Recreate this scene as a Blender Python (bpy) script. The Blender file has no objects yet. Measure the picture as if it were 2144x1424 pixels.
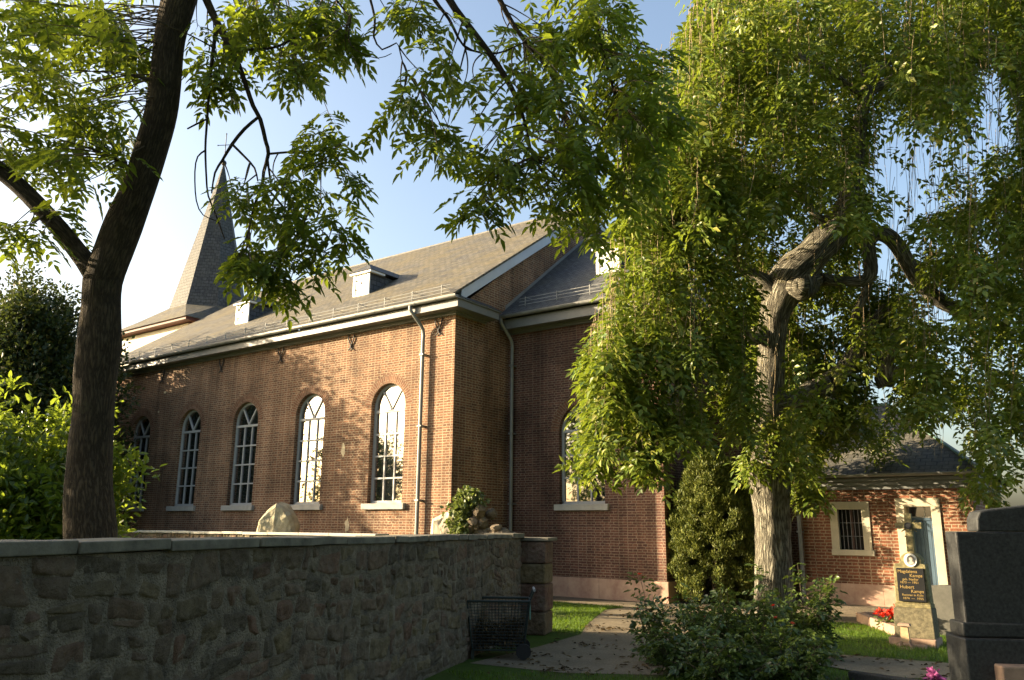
import bpy, math, random
import numpy as np
from mathutils import Vector, Matrix

random.seed(7)
rng = np.random.default_rng(11)
sc = bpy.context.scene
COL = sc.collection

# ------------------------------------------------------------------ camera
F, W_, H_ = 1690.0, 2144.0, 1424.0
PITCH, ROLL, YAW, EYE = math.radians(13.08), math.radians(0.5), math.radians(-36.1), 1.7
cp, sp, cy_, sy_ = math.cos(PITCH), math.sin(PITCH), math.cos(YAW), math.sin(YAW)
FW = np.array([sy_ * cp, cy_ * cp, sp])
R0 = np.array([cy_, -sy_, 0.0])
U0 = np.cross(R0, FW)
RT = R0 * math.cos(ROLL) + U0 * math.sin(ROLL)
UP = U0 * math.cos(ROLL) - R0 * math.sin(ROLL)
CAM = np.array([0, 0, EYE])
cam_d = bpy.data.cameras.new("camera")
cam = bpy.data.objects.new("camera", cam_d)
COL.objects.link(cam)
m = Matrix(((RT[0], UP[0], -FW[0], 0), (RT[1], UP[1], -FW[1], 0), (RT[2], UP[2], -FW[2], EYE), (0, 0, 0, 1)))
cam.matrix_world = m
cam_d.sensor_width = 36.0
cam_d.lens = 36.0 * F / W_
cam_d.clip_start = 0.05
cam_d.clip_end = 3000
sc.camera = cam

# ------------------------------------------------------------------ sky, sun
SUN_AZ, SUN_EL = math.radians(242), math.radians(14)      # compass style: clockwise from +Y
SUN_DIR = Vector((math.sin(SUN_AZ) * math.cos(SUN_EL), math.cos(SUN_AZ) * math.cos(SUN_EL), math.sin(SUN_EL)))
world = bpy.data.worlds.new("World")
sc.world = world
world.use_nodes = True
wn = world.node_tree
wn.nodes.clear()
w_out = wn.nodes.new("ShaderNodeOutputWorld")
w_bg = wn.nodes.new("ShaderNodeBackground")
w_sky = wn.nodes.new("ShaderNodeTexSky")
w_sky.sky_type = 'NISHITA'
w_sky.sun_disc = False
w_sky.sun_elevation = SUN_EL
w_sky.sun_rotation = SUN_AZ
w_sky.altitude = 50
w_sky.air_density = 1.0
w_sky.dust_density = 4.6
w_sky.ozone_density = 1.0
w_bg.inputs[1].default_value = 0.105
wn.links.new(w_sky.outputs[0], w_bg.inputs[0])
wn.links.new(w_bg.outputs[0], w_out.inputs[0])
sun_d = bpy.data.lights.new("sun", 'SUN')
sun_d.energy = 5.0
sun_d.angle = math.radians(0.5)
sun_d.color = (1.0, 0.81, 0.54)
sun = bpy.data.objects.new("sun", sun_d)
COL.objects.link(sun)
sun.location = (-20, -10, 15)
sun.rotation_euler = SUN_DIR.to_track_quat('Z', 'Y').to_euler()
sc.view_settings.view_transform = 'Standard'
sc.view_settings.look = 'None'
sc.view_settings.gamma = 1.0
sc.view_settings.exposure = 2.0

# ------------------------------------------------------------------ helpers: tagging
def tag(o, label=None, cat=None, group=None, kind=None):
    if label: o["label"] = label
    if cat: o["category"] = cat
    if group: o["group"] = group
    if kind: o["kind"] = kind
    return o

def empty(name, loc, label=None, cat=None, group=None):
    o = bpy.data.objects.new(name, None)
    o.empty_display_size = 0.2
    o.location = loc
    COL.objects.link(o)
    return tag(o, label, cat, group)

def world_loc(o):
    v = Vector((0, 0, 0))
    while o is not None:
        v += o.location
        o = o.parent
    return v

def at(px, py, d):
    r = FW * F + RT * (px - 1072) - UP * (py - 712)
    return CAM + r * (d / F)

# ------------------------------------------------------------------ helpers: mesh
class MB:
    def __init__(self):
        self.v, self.f, self.uv, self.M = [], [], {}, None
    def add(self, p):
        p = Vector(p)
        if self.M is not None: p = self.M @ p
        self.v.append(p)
        return len(self.v) - 1
    def poly(self, pts, uv=None):
        ids = [self.add(p) for p in pts]
        if uv: self.uv[len(self.f)] = uv
        self.f.append(ids)
    def box(self, x0, x1, y0, y1, z0, z1, taper=0.0):
        t = taper
        b = [(x0, y0, z0), (x1, y0, z0), (x1, y1, z0), (x0, y1, z0)]
        u = [(x0 + t, y0 + t, z1), (x1 - t, y0 + t, z1), (x1 - t, y1 - t, z1), (x0 + t, y1 - t, z1)]
        k = [self.add(p) for p in b + u]
        for q in ((3, 2, 1, 0), (4, 5, 6, 7), (0, 1, 5, 4), (1, 2, 6, 5), (2, 3, 7, 6), (3, 0, 4, 7)):
            self.f.append([k[i] for i in q])
    def prism(self, outline, y0, y1):
        """outline: list of (x,z) counter-clockwise seen from -Y; extruded y0..y1"""
        a = [self.add((x, y0, z)) for x, z in outline]
        b = [self.add((x, y1, z)) for x, z in outline]
        n = len(outline)
        self.f.append(a[:])
        self.f.append(b[::-1])
        for i in range(n):
            j = (i + 1) % n
            self.f.append([a[j], a[i], b[i], b[j]])
    def ring(self, c, t, r, n, ref=None, wob=None):
        c, t = Vector(c), Vector(t).normalized()
        ref = ref if ref is not None else (Vector((0, 0, 1)) if abs(t.z) < 0.9 else Vector((0, 1, 0)))
        a = t.cross(ref).normalized()
        b = t.cross(a).normalized()
        out = []
        for i in range(n):
            an = 2 * math.pi * i / n
            rr = r * (1 + (wob[i] if wob is not None else 0))
            out.append(self.add(c + a * math.cos(an) * rr + b * math.sin(an) * rr))
        return out
    def tube(self, pts, radii, n=6, caps=True, wob=0.0, ref=None):
        pts = [Vector(p) for p in pts]
        if not hasattr(radii, '__len__'): radii = [radii] * len(pts)
        rings, L = [], 0.0
        base = rng.normal(0, 1, (len(pts) // 3 + 3, n)) * wob if wob else None
        lens = []
        for i, p in enumerate(pts):
            t = pts[min(i + 1, len(pts) - 1)] - pts[max(i - 1, 0)]
            if t.length < 1e-6: t = Vector((0, 0, 1))
            if ref is None:
                rf = Vector((0.31, 0.95, 0.05))
                if abs(t.normalized().dot(rf)) > 0.92: rf = Vector((0, 0, 1))
            else: rf = ref
            wb = None
            if wob:
                k = i / 3.0; k0 = int(k); fr = k - k0
                wb = base[k0] * (1 - fr) + base[k0 + 1] * fr
            rings.append(self.ring(p, t, radii[i], n, rf, wb))
            if i: L += (pts[i] - pts[i - 1]).length
            lens.append(L)
        circ = 2 * math.pi * max(radii)
        for i in range(len(rings) - 1):
            for j in range(n):
                k = (j + 1) % n
                self.uv[len(self.f)] = [(j / n * circ, lens[i]), ((j + 1) / n * circ, lens[i]), ((j + 1) / n * circ, lens[i + 1]), (j / n * circ, lens[i + 1])]
                self.f.append([rings[i][j], rings[i][k], rings[i + 1][k], rings[i + 1][j]])
        if caps:
            self.f.append(rings[0][::-1])
            self.f.append(rings[-1][:])
    def lathe(self, c, prof, n=16):
        rs = []
        for r, z in prof:
            rs.append([self.add((c[0] + r * math.cos(2 * math.pi * i / n), c[1] + r * math.sin(2 * math.pi * i / n), c[2] + z)) for i in range(n)])
        for a, b in zip(rs[:-1], rs[1:]):
            for j in range(n):
                k = (j + 1) % n
                self.f.append([a[j], a[k], b[k], b[j]])
        self.f.append(rs[0][::-1]); self.f.append(rs[-1][:])
    def build(self, name, mat, parent=None, smooth=False, bevel=0.0):
        me = bpy.data.meshes.new(name)
        off = world_loc(parent) if parent is not None else Vector((0, 0, 0))
        me.from_pydata([tuple(p - off) for p in self.v], [], self.f)
        me.materials.append(mat)
        uvl = me.uv_layers.new(name="UVMap")
        V = self.v
        for pi, p in enumerate(me.polygons):
            if pi in self.uv:
                for li, uv in zip(p.loop_indices, self.uv[pi]): uvl.data[li].uv = uv
            else:
                n = p.normal
                if abs(n.z) > 0.985:
                    for li in p.loop_indices:
                        q = V[me.loops[li].vertex_index]; uvl.data[li].uv = (q.x, q.y)
                else:
                    t = Vector((0, 0, 1)).cross(n).normalized(); b = n.cross(t)
                    for li in p.loop_indices:
                        q = V[me.loops[li].vertex_index]; uvl.data[li].uv = (q.dot(t), q.dot(b))
        if smooth:
            for p in me.polygons: p.use_smooth = True
        o = bpy.data.objects.new(name, me)
        COL.objects.link(o)
        if parent is not None: o.parent = parent
        if bevel:
            md = o.modifiers.new("bevel", 'BEVEL'); md.width = bevel; md.segments = 2; md.limit_method = 'ANGLE'
        return o

def np_mesh(name, verts, faces, mat, parent=None, smooth=False):
    verts = np.asarray(verts, np.float32)
    if parent is not None: verts = verts - np.array(world_loc(parent), np.float32)
    faces = np.asarray(faces, np.int32)
    me = bpy.data.meshes.new(name)
    k = faces.shape[1]
    me.vertices.add(len(verts)); me.vertices.foreach_set("co", verts.ravel())
    me.loops.add(faces.size); me.loops.foreach_set("vertex_index", faces.ravel())
    me.polygons.add(len(faces))
    me.polygons.foreach_set("loop_start", np.arange(0, faces.size, k, dtype=np.int32))
    me.polygons.foreach_set("loop_total", np.full(len(faces), k, np.int32))
    me.materials.append(mat)
    me.update(calc_edges=True)
    if smooth:
        me.polygons.foreach_set("use_smooth", np.ones(len(faces), bool))
    o = bpy.data.objects.new(name, me)
    COL.objects.link(o)
    if parent is not None: o.parent = parent
    return o

def spline(pts, step=0.12):
    P = [np.array(p, float) for p in pts]
    P = [2 * P[0] - P[1]] + P + [2 * P[-1] - P[-2]]
    out = []
    for i in range(1, len(P) - 2):
        L = np.linalg.norm((P[i + 1] - P[i])[:3])
        n = max(2, int(L / step))
        for k in range(n):
            t = k / n
            a, b, c, d = P[i - 1], P[i], P[i + 1], P[i + 2]
            out.append(0.5 * (2 * b + (c - a) * t + (2 * a - 5 * b + 4 * c - d) * t * t + (3 * b - a - 3 * c + d) * t ** 3))
    out.append(P[-2])
    return np.array(out)

def pxlimb(rows, d=None, step=0.12):
    """rows of (px, py, halfwidth px[, depth]) -> points, radii in metres"""
    q = []
    for r in rows:
        dd = r[3] if len(r) > 3 else d
        p = at(r[0], r[1], dd)
        q.append([p[0], p[1], p[2], r[2] * dd / F])
    s = spline(q, step)
    return [tuple(x[:3]) for x in s], list(np.maximum(s[:, 3], 0.002))

# ------------------------------------------------------------------ helpers: materials
def newmat(name):
    mt = bpy.data.materials.new(name)
    mt.use_nodes = True
    nt = mt.node_tree
    nt.nodes.clear()
    out = nt.nodes.new("ShaderNodeOutputMaterial")
    bs = nt.nodes.new("ShaderNodeBsdfPrincipled")
    nt.links.new(bs.outputs[0], out.inputs[0])
    bs.inputs["Roughness"].default_value = 0.8
    return mt, nt, bs, out

def N(nt, kind, **kw):
    n = nt.nodes.new(kind)
    for k, v in kw.items():
        if k.startswith("i_"):
            key = k[2:].replace("_", " ")
            n.inputs[key].default_value = v
        else: setattr(n, k, v)
    return n

def ramp(nt, fac, stops):
    r = nt.nodes.new("ShaderNodeValToRGB")
    e = r.color_ramp.elements
    while len(e) < len(stops): e.new(0.5)
    for el, (p, c) in zip(e, stops):
        el.position = p
        el.color = (c[0], c[1], c[2], 1) if hasattr(c, '__len__') else (c, c, c, 1)
    nt.links.new(fac, r.inputs[0])
    return r.outputs[0]

def mix(nt, fac, a, b, mode='MIX'):
    n = nt.nodes.new("ShaderNodeMix")
    n.data_type = 'RGBA'; n.blend_type = mode; n.clamp_factor = True
    def put(sock, v):
        if isinstance(v, (int, float)): sock.default_value = v
        elif hasattr(v, '__len__'): sock.default_value = (v[0], v[1], v[2], 1)
        else: nt.links.new(v, sock)
    put(n.inputs[0], fac); put(n.inputs[6], a); put(n.inputs[7], b)
    return n.outputs[2]

def noise(nt, scale, detail=4, rough=0.6, vec=None, obj=True):
    n = N(nt, "ShaderNodeTexNoise", i_Scale=scale, i_Detail=detail, i_Roughness=rough)
    if vec is None:
        tc = N(nt, "ShaderNodeTexCoord"); vec = tc.outputs["Object"] if obj else tc.outputs["UV"]
    nt.links.new(vec, n.inputs["Vector"])
    return n.outputs["Fac"]

def bump(nt, bs, h, strength=0.5, dist=0.02):
    b = N(nt, "ShaderNodeBump", i_Strength=strength, i_Distance=dist)
    nt.links.new(h, b.inputs["Height"])
    nt.links.new(b.outputs[0], bs.inputs["Normal"])
    return b

def mul(nt, a, b, op='MULTIPLY'):
    n = N(nt, "ShaderNodeMath", operation=op)
    for s, v in zip(n.inputs, (a, b)):
        if isinstance(v, (int, float)): s.default_value = v
        else: nt.links.new(v, s)
    return n.outputs[0]

def flat(name, col, rough=0.7, var=0.25, scale=6.0, bmp=0.2, bdist=0.004, metal=0.0, spec=0.5, col2=None):
    mt, nt, bs, out = newmat(name)
    nz = noise(nt, scale, 5, 0.65)
    lo = tuple(c * (1 - var) for c in col); hi = tuple(min(1, c * (1 + var)) for c in (col2 or col))
    c = ramp(nt, nz, [(0.3, lo), (0.7, hi)])
    nt.links.new(c, bs.inputs["Base Color"])
    bs.inputs["Roughness"].default_value = rough
    bs.inputs["Metallic"].default_value = metal
    bs.inputs["Specular IOR Level"].default_value = spec
    if bmp: bump(nt, bs, noise(nt, scale * 8, 3, 0.6), bmp, bdist)
    return mt

def brick_mat(name, c1, c2, mortar, row=0.067, width=0.235, msize=0.011, stain=(0.5, 1.25), bst=0.6):
    mt, nt, bs, out = newmat(name)
    tc = N(nt, "ShaderNodeTexCoord")
    nz = N(nt, "ShaderNodeTexNoise", i_Scale=9.0, i_Detail=2.0)
    nt.links.new(tc.outputs["UV"], nz.inputs["Vector"])
    vm = N(nt, "ShaderNodeVectorMath", operation='SUBTRACT'); vm.inputs[1].default_value = (0.5, 0.5, 0.5)
    nt.links.new(nz.outputs["Color"], vm.inputs[0])
    vs = N(nt, "ShaderNodeVectorMath", operation='SCALE'); vs.inputs["Scale"].default_value = 0.022
    nt.links.new(vm.outputs[0], vs.inputs[0])
    va = N(nt, "ShaderNodeVectorMath", operation='ADD')
    nt.links.new(tc.outputs["UV"], va.inputs[0]); nt.links.new(vs.outputs[0], va.inputs[1])
    b = N(nt, "ShaderNodeTexBrick", i_Scale=1.0)
    b.inputs["Brick Width"].default_value = width
    b.inputs["Row Height"].default_value = row
    b.inputs["Mortar Size"].default_value = msize
    b.inputs["Mortar Smooth"].default_value = 0.35
    b.inputs["Bias"].default_value = -0.1
    b.inputs["Color1"].default_value = (*c1, 1); b.inputs["Color2"].default_value = (*c2, 1); b.inputs["Mortar"].default_value = (*mortar, 1)
    b.offset = 0.5; b.squash = 0.55; b.squash_frequency = 2
    nt.links.new(va.outputs[0], b.inputs["Vector"])
    big = ramp(nt, noise(nt, 0.55, 5, 0.65), [(0.3, stain[0]), (0.68, stain[1])])
    c = mix(nt, 1.0, b.outputs["Color"], big, 'MULTIPLY')
    fine = ramp(nt, noise(nt, 26, 3, 0.7), [(0.25, 0.62), (0.7, 1.2)])
    c = mix(nt, 1.0, c, fine, 'MULTIPLY')
    tcs = N(nt, "ShaderNodeTexCoord")
    mps = N(nt, "ShaderNodeMapping"); mps.inputs["Scale"].default_value = (1.6, 0.22, 1)
    nt.links.new(tcs.outputs["UV"], mps.inputs[0])
    streak = ramp(nt, noise(nt, 1.0, 5, 0.7, mps.outputs[0]), [(0.35, 0.62), (0.6, 1.08)])
    c = mix(nt, 1.0, c, streak, 'MULTIPLY')
    # pale repair mortar smears here and there
    sm = ramp(nt, noise(nt, 1.7, 6, 0.7), [(0.66, 0.0), (0.74, 1.0)])
    c = mix(nt, mul(nt, sm, 0.45), c, (mortar[0] * 1.1, mortar[1] * 1.1, mortar[2] * 1.1))
    nt.links.new(c, bs.inputs["Base Color"])
    inv = mul(nt, 1.0, b.outputs["Fac"], 'SUBTRACT')
    h = mul(nt, inv, mul(nt, noise(nt, 60, 3, 0.6), 0.35), 'ADD')
    bump(nt, bs, h, bst, 0.012)
    bs.inputs["Roughness"].default_value = 0.9
    bs.inputs["Specular IOR Level"].default_value = 0.25
    return mt

def slate_mat(name, c1, c2, moss, moss_amt=0.6, row=0.16, width=0.24):
    mt, nt, bs, out = newmat(name)
    tc = N(nt, "ShaderNodeTexCoord")
    b = N(nt, "ShaderNodeTexBrick", i_Scale=1.0)
    b.inputs["Brick Width"].default_value = width; b.inputs["Row Height"].default_value = row
    b.inputs["Mortar Size"].default_value = 0.012; b.inputs["Mortar Smooth"].default_value = 0.2
    b.inputs["Color1"].default_value = (*c1, 1); b.inputs["Color2"].default_value = (*c2, 1); b.inputs["Mortar"].default_value = (c1[0] * .25, c1[1] * .25, c1[2] * .25, 1)
    nt.links.new(tc.outputs["UV"], b.inputs["Vector"])
    mo = ramp(nt, noise(nt, 0.9, 9, 0.78), [(0.40, 0.0), (0.62, 1.0)])
    c = mix(nt, mul(nt, mo, moss_amt), b.outputs["Color"], moss)
    fine = ramp(nt, noise(nt, 9, 5, 0.75), [(0.28, 0.45), (0.7, 1.3)])
    c = mix(nt, 1.0, c, fine, 'MULTIPLY')
    nt.links.new(c, bs.inputs["Base Color"])
    sep = N(nt, "ShaderNodeSeparateXYZ"); nt.links.new(tc.outputs["UV"], sep.inputs[0])
    saw = mul(nt, mul(nt, sep.outputs[1], row, 'DIVIDE'), 1.0, 'FRACT')
    h = mul(nt, mul(nt, saw, -1.0), b.outputs["Fac"], 'SUBTRACT')
    h = mul(nt, h, mul(nt, noise(nt, 30, 3, .6), 0.5), 'ADD')
    bump(nt, bs, h, 0.55, 0.015)
    bs.inputs["Roughness"].default_value = 0.72
    bs.inputs["Specular IOR Level"].default_value = 0.35
    return mt

def leaf_mat(name, dark, light, trans, tfac=0.45, rough=0.5, gloss=0.35, yellow=None):
    mt, nt, bs, out = newmat(name)
    geo = N(nt, "ShaderNodeNewGeometry")
    rnd = geo.outputs["Random Per Island"]
    c = ramp(nt, rnd, [(0.0, dark), (0.75, light), (1.0, yellow or light)])
    big = ramp(nt, noise(nt, 1.3, 3, 0.6), [(0.3, 0.75), (0.7, 1.2)])
    c = mix(nt, 1.0, c, big, 'MULTIPLY')
    nt.links.new(c, bs.inputs["Base Color"])
    bs.inputs["Roughness"].default_value = rough
    bs.inputs["Specular IOR Level"].default_value = gloss
    tr = N(nt, "ShaderNodeBsdfTranslucent")
    tcol = ramp(nt, rnd, [(0.0, tuple(x * .7 for x in trans)), (1.0, trans)])
    nt.links.new(tcol, tr.inputs["Color"])
    ms = N(nt, "ShaderNodeMixShader"); ms.inputs[0].default_value = tfac
    nt.links.new(bs.outputs[0], ms.inputs[1]); nt.links.new(tr.outputs[0], ms.inputs[2])
    nt.links.new(ms.outputs[0], out.inputs[0])
    return mt

def bark_mat(name, lo, hi, lichen=None, sx=14.0, sy=2.2, strength=1.0, dist=0.03, lich=(0.56, 0.7)):
    mt, nt, bs, out = newmat(name)
    tc = N(nt, "ShaderNodeTexCoord")
    mp = N(nt, "ShaderNodeMapping"); mp.inputs["Scale"].default_value = (sx, sy, 1)
    nt.links.new(tc.outputs["UV"], mp.inputs[0])
    n1 = noise(nt, 1.0, 4, 0.55, mp.outputs[0])
    rid = mul(nt, mul(nt, mul(nt, n1, 0.5, 'SUBTRACT'), 1, 'ABSOLUTE'), 5.0)
    c = ramp(nt, rid, [(0.05, lo), (0.75, hi)])
    big = ramp(nt, noise(nt, 3.0, 5, 0.6), [(0.3, 0.7), (0.7, 1.2)])
    c = mix(nt, 1.0, c, big, 'MULTIPLY')
    if lichen:
        lf = ramp(nt, noise(nt, 4.5, 6, 0.7), [(lich[0], 0.0), (lich[1], 1.0)])
        c = mix(nt, mul(nt, lf, 0.7), c, lichen)
    nt.links.new(c, bs.inputs["Base Color"])
    h = mul(nt, rid, mul(nt, noise(nt, 40, 4, .65), 0.35), 'ADD')
    bump(nt, bs, h, strength, dist)
    bs.inputs["Roughness"].default_value = 0.92
    bs.inputs["Specular IOR Level"].default_value = 0.2
    return mt

M = {}
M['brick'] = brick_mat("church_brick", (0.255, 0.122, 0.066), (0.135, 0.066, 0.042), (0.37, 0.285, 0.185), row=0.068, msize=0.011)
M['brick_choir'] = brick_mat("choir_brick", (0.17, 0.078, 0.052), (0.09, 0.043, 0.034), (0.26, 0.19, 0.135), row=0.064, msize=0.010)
M['brick_annex'] = brick_mat("annex_brick", (0.30, 0.115, 0.062), (0.18, 0.072, 0.042), (0.40, 0.29, 0.19), row=0.074, width=0.25, msize=0.013, bst=0.9)
M['arch'] = brick_mat("arch_brick", (0.245, 0.11, 0.06), (0.16, 0.07, 0.04), (0.31, 0.23, 0.15), row=0.068, width=0.26, msize=0.011)
M['slate'] = slate_mat("mossy_slate", (0.070, 0.066, 0.056), (0.15, 0.136, 0.104), (0.15, 0.115, 0.045), 0.65)
M['slate_dark'] = slate_mat("dark_slate", (0.05, 0.053, 0.058), (0.078, 0.08, 0.086), (0.12, 0.115, 0.08), 0.3)
M['slate_annex'] = slate_mat("annex_slate", (0.08, 0.08, 0.075), (0.12, 0.115, 0.10), (0.18, 0.15, 0.08), 0.4, row=0.17, width=0.24)
M['trim'] = flat("grey_painted_wood", (0.145, 0.147, 0.14), 0.55, 0.12, 3, 0.1)
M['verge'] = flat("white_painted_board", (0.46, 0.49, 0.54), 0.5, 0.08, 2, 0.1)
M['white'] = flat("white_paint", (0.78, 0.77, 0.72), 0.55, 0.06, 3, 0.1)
M['render'] = flat("cream_render", (0.74, 0.68, 0.55), 0.9, 0.06, 2, 0.15)
M['redtrim'] = flat("red_brown_eaves_board", (0.10, 0.034, 0.022), 0.7, 0.2, 4, 0.1)
M['zinc'] = flat("zinc", (0.21, 0.212, 0.20), 0.5, 0.18, 3, 0.08, metal=0.35)
M['dullzinc'] = flat("dull_zinc", (0.26, 0.26, 0.24), 0.6, 0.2, 4, 0.05)
M['lead'] = flat("lead_ridge", (0.13, 0.125, 0.115), 0.7, 0.25, 3, 0.1)
M['iron'] = flat("rusty_iron", (0.045, 0.035, 0.03), 0.75, 0.4, 20, 0.3)
M['frame'] = flat("grey_window_frame", (0.36, 0.36, 0.345), 0.5, 0.08, 3, 0.05)
M['sill'] = flat("pale_sill_stone", (0.38, 0.36, 0.31), 0.85, 0.15, 5, 0.3)
M['surround'] = flat("cream_stone_surround", (0.46, 0.41, 0.30), 0.85, 0.12, 5, 0.3)
M['sandstone'] = flat("pink_sandstone", (0.36, 0.20, 0.15), 0.9, 0.28, 2.2, 0.5, 0.01, col2=(0.38, 0.27, 0.19))
M['door'] = flat("blue_painted_boards", (0.055, 0.095, 0.14), 0.5, 0.12, 4, 0.1)
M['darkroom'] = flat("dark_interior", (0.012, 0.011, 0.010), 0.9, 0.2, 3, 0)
M['granite'] = flat("dark_granite", (0.030, 0.031, 0.030), 0.55, 0.6, 45, 0.35, 0.003, spec=.35)
M['gravestone'] = flat("lichen_stone", (0.17, 0.15, 0.08), 0.95, 0.4, 18, 1.0, 0.015, col2=(0.26, 0.22, 0.10))
M['roughstone'] = flat("hammered_stone", (0.17, 0.15, 0.09), 0.95, 0.4, 22, 1.0, 0.05, col2=(0.25, 0.215, 0.125))
M['greystone'] = flat("grey_stone", (0.10, 0.097, 0.08), 0.9, 0.25, 10, 0.6, 0.008)
M['pinkkerb'] = flat("pink_kerb_stone", (0.29, 0.195, 0.135), 0.9, 0.2, 12, 0.5, 0.006)
M['plaque'] = flat("black_plaque", (0.012, 0.012, 0.012), 0.55, 0.15, 10, 0, spec=.2)
M['gold'] = flat("gold_lettering", (0.34, 0.23, 0.075), 0.6, 0.25, 60, 0, metal=0.2)
M['pale_rock'] = flat("pale_limestone", (0.36, 0.32, 0.21), 0.95, 0.3, 4, 0.9, 0.03)
M['brown_rock'] = flat("brown_rubble", (0.12, 0.085, 0.055), 0.95, 0.5, 9, 1.0, 0.04, col2=(0.21, 0.165, 0.11))
M['black'] = flat("black_metal", (0.02, 0.02, 0.02), 0.5, 0.2, 10, 0)
M['greenmetal'] = flat("dark_green_metal", (0.016, 0.026, 0.021), 0.5, 0.3, 8, 0.1)
M['tagmint'] = flat("mint_label", (0.25, 0.50, 0.40), 0.5, 0.1, 8, 0)
M['rubber'] = flat("tyre_rubber", (0.02, 0.02, 0.02), 0.8, 0.2, 10, 0)
M['waste'] = flat("dark_plant_waste", (0.03, 0.028, 0.018), 0.95, 0.5, 15, 0.5)
M['porcelain'] = flat("white_porcelain", (0.75, 0.73, 0.66), 0.25, 0.05, 5, 0)
M['photo'] = flat("grey_photograph", (0.10, 0.095, 0.085), 0.3, 0.4, 18, 0)
M['skin'] = flat("faded_photo_face", (0.42, 0.38, 0.32), 0.4, 0.2, 30, 0)
M['stonewall'] = None

def rubble_mat():
    mt, nt, bs, out = newmat("rubble_stone")
    geo = N(nt, "ShaderNodeNewGeometry")
    c = ramp(nt, geo.outputs["Random Per Island"], [(0.0, (0.175, 0.135, 0.088)), (0.22, (0.205, 0.138, 0.09)), (0.4, (0.135, 0.108, 0.074)), (0.55, (0.21, 0.125, 0.082)), (0.7, (0.19, 0.152, 0.10)), (0.85, (0.21, 0.16, 0.085)), (1.0, (0.115, 0.094, 0.066))])
    fine = ramp(nt, noise(nt, 7, 7, 0.72), [(0.25, 0.45), (0.7, 1.35)])
    c = mix(nt, 1.0, c, fine, 'MULTIPLY')
    pale = ramp(nt, noise(nt, 2.6, 9, 0.8), [(0.47, 0.0), (0.62, 1.0)])
    c = mix(nt, mul(nt, pale, 0.5), c, (0.23, 0.192, 0.135))
    nt.links.new(c, bs.inputs["Base Color"])
    tcv = N(nt, "ShaderNodeTexCoord")
    vo = N(nt, "ShaderNodeTexVoronoi", i_Scale=13.0); nt.links.new(tcv.outputs["Object"], vo.inputs["Vector"])
    h = mul(nt, noise(nt, 18, 8, .75), mul(nt, vo.outputs["Distance"], .7), 'ADD')
    bump(nt, bs, h, 1.0, 0.045)
    bs.inputs["Roughness"].default_value = 0.95
    bs.inputs["Specular IOR Level"].default_value = 0.2
    return mt
M['stonewall'] = rubble_mat()
M['mortar'] = flat("old_lime_mortar", (0.19, 0.155, 0.105), 0.95, 0.6, 7, 1.0, 0.04)
M['coping'] = flat("grey_green_coping", (0.155, 0.138, 0.10), 0.9, 0.45, 5, 0.5, 0.01)

M['bark_ash'] = bark_mat("brown_bark", (0.038, 0.029, 0.019), (0.105, 0.08, 0.05), (0.13, 0.12, 0.06), 26, 7.0, 0.8, 0.02, (0.6, 0.75))
M['bark_weep'] = bark_mat("ridged_ash_bark", (0.070, 0.062, 0.046), (0.36, 0.335, 0.26), (0.24, 0.205, 0.07), 17, 2.4, 1.0, 0.04, (0.60, 0.75))
M['twig'] = flat("bare_twig", (0.10, 0.075, 0.045), 0.85, 0.3, 8, 0)
M['twig_pale'] = flat("pale_twig", (0.22, 0.165, 0.09), 0.85, 0.3, 8, 0)
M['leaf_ash'] = leaf_mat("ash_leaf", (0.045, 0.085, 0.014), (0.085, 0.14, 0.022), (0.40, 0.50, 0.035), 0.38, 0.45, 0.4)
M['leaf_weep'] = leaf_mat("weeping_ash_leaf", (0.055, 0.100, 0.014), (0.175, 0.225, 0.028), (0.30, 0.38, 0.03), 0.28, 0.42, 0.45, (0.24, 0.22, 0.05))
M['leaf_dark'] = leaf_mat("dark_tree_leaf", (0.020, 0.034, 0.012), (0.045, 0.065, 0.020), (0.10, 0.13, 0.02), 0.25, 0.5, 0.3, (0.12, 0.09, 0.02))
M['leaf_laurel'] = leaf_mat("laurel_leaf", (0.040, 0.080, 0.012), (0.085, 0.14, 0.02), (0.30, 0.38, 0.03), 0.45, 0.3, 0.5)
M['leaf_yew'] = leaf_mat("yew_needles", (0.050, 0.080, 0.016), (0.16, 0.175, 0.034), (0.13, 0.15, 0.02), 0.2, 0.55, 0.25)
M['leaf_rose'] = leaf_mat("rose_leaf", (0.035, 0.062, 0.018), (0.10, 0.145, 0.034), (0.16, 0.22, 0.03), 0.3, 0.35, 0.5)
M['leaf_ivy'] = leaf_mat("ivy_leaf", (0.08, 0.115, 0.035), (0.20, 0.225, 0.085), (0.2, 0.26, 0.04), 0.25, 0.3, 0.5, (0.30, 0.29, 0.14))
M['grass'] = leaf_mat("grass_blade", (0.050, 0.105, 0.010), (0.10, 0.175, 0.018), (0.22, 0.34, 0.02), 0.35, 0.5, 0.3)
M['dead'] = leaf_mat("fallen_leaf", (0.05, 0.035, 0.018), (0.13, 0.085, 0.035), (0.1, 0.07, 0.02), 0.1, 0.7, 0.2)
M['red'] = leaf_mat("red_petal", (0.55, 0.02, 0.012), (0.75, 0.05, 0.02), (0.7, 0.05, 0.02), 0.3, 0.5, 0.3)
M['coral'] = leaf_mat("coral_petal", (0.60, 0.07, 0.05), (0.75, 0.18, 0.10), (0.7, 0.12, 0.06), 0.3, 0.5, 0.3)
M['purple'] = leaf_mat("purple_petal", (0.30, 0.06, 0.20), (0.45, 0.12, 0.32), (0.4, 0.08, 0.25), 0.3, 0.5, 0.3)

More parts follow.
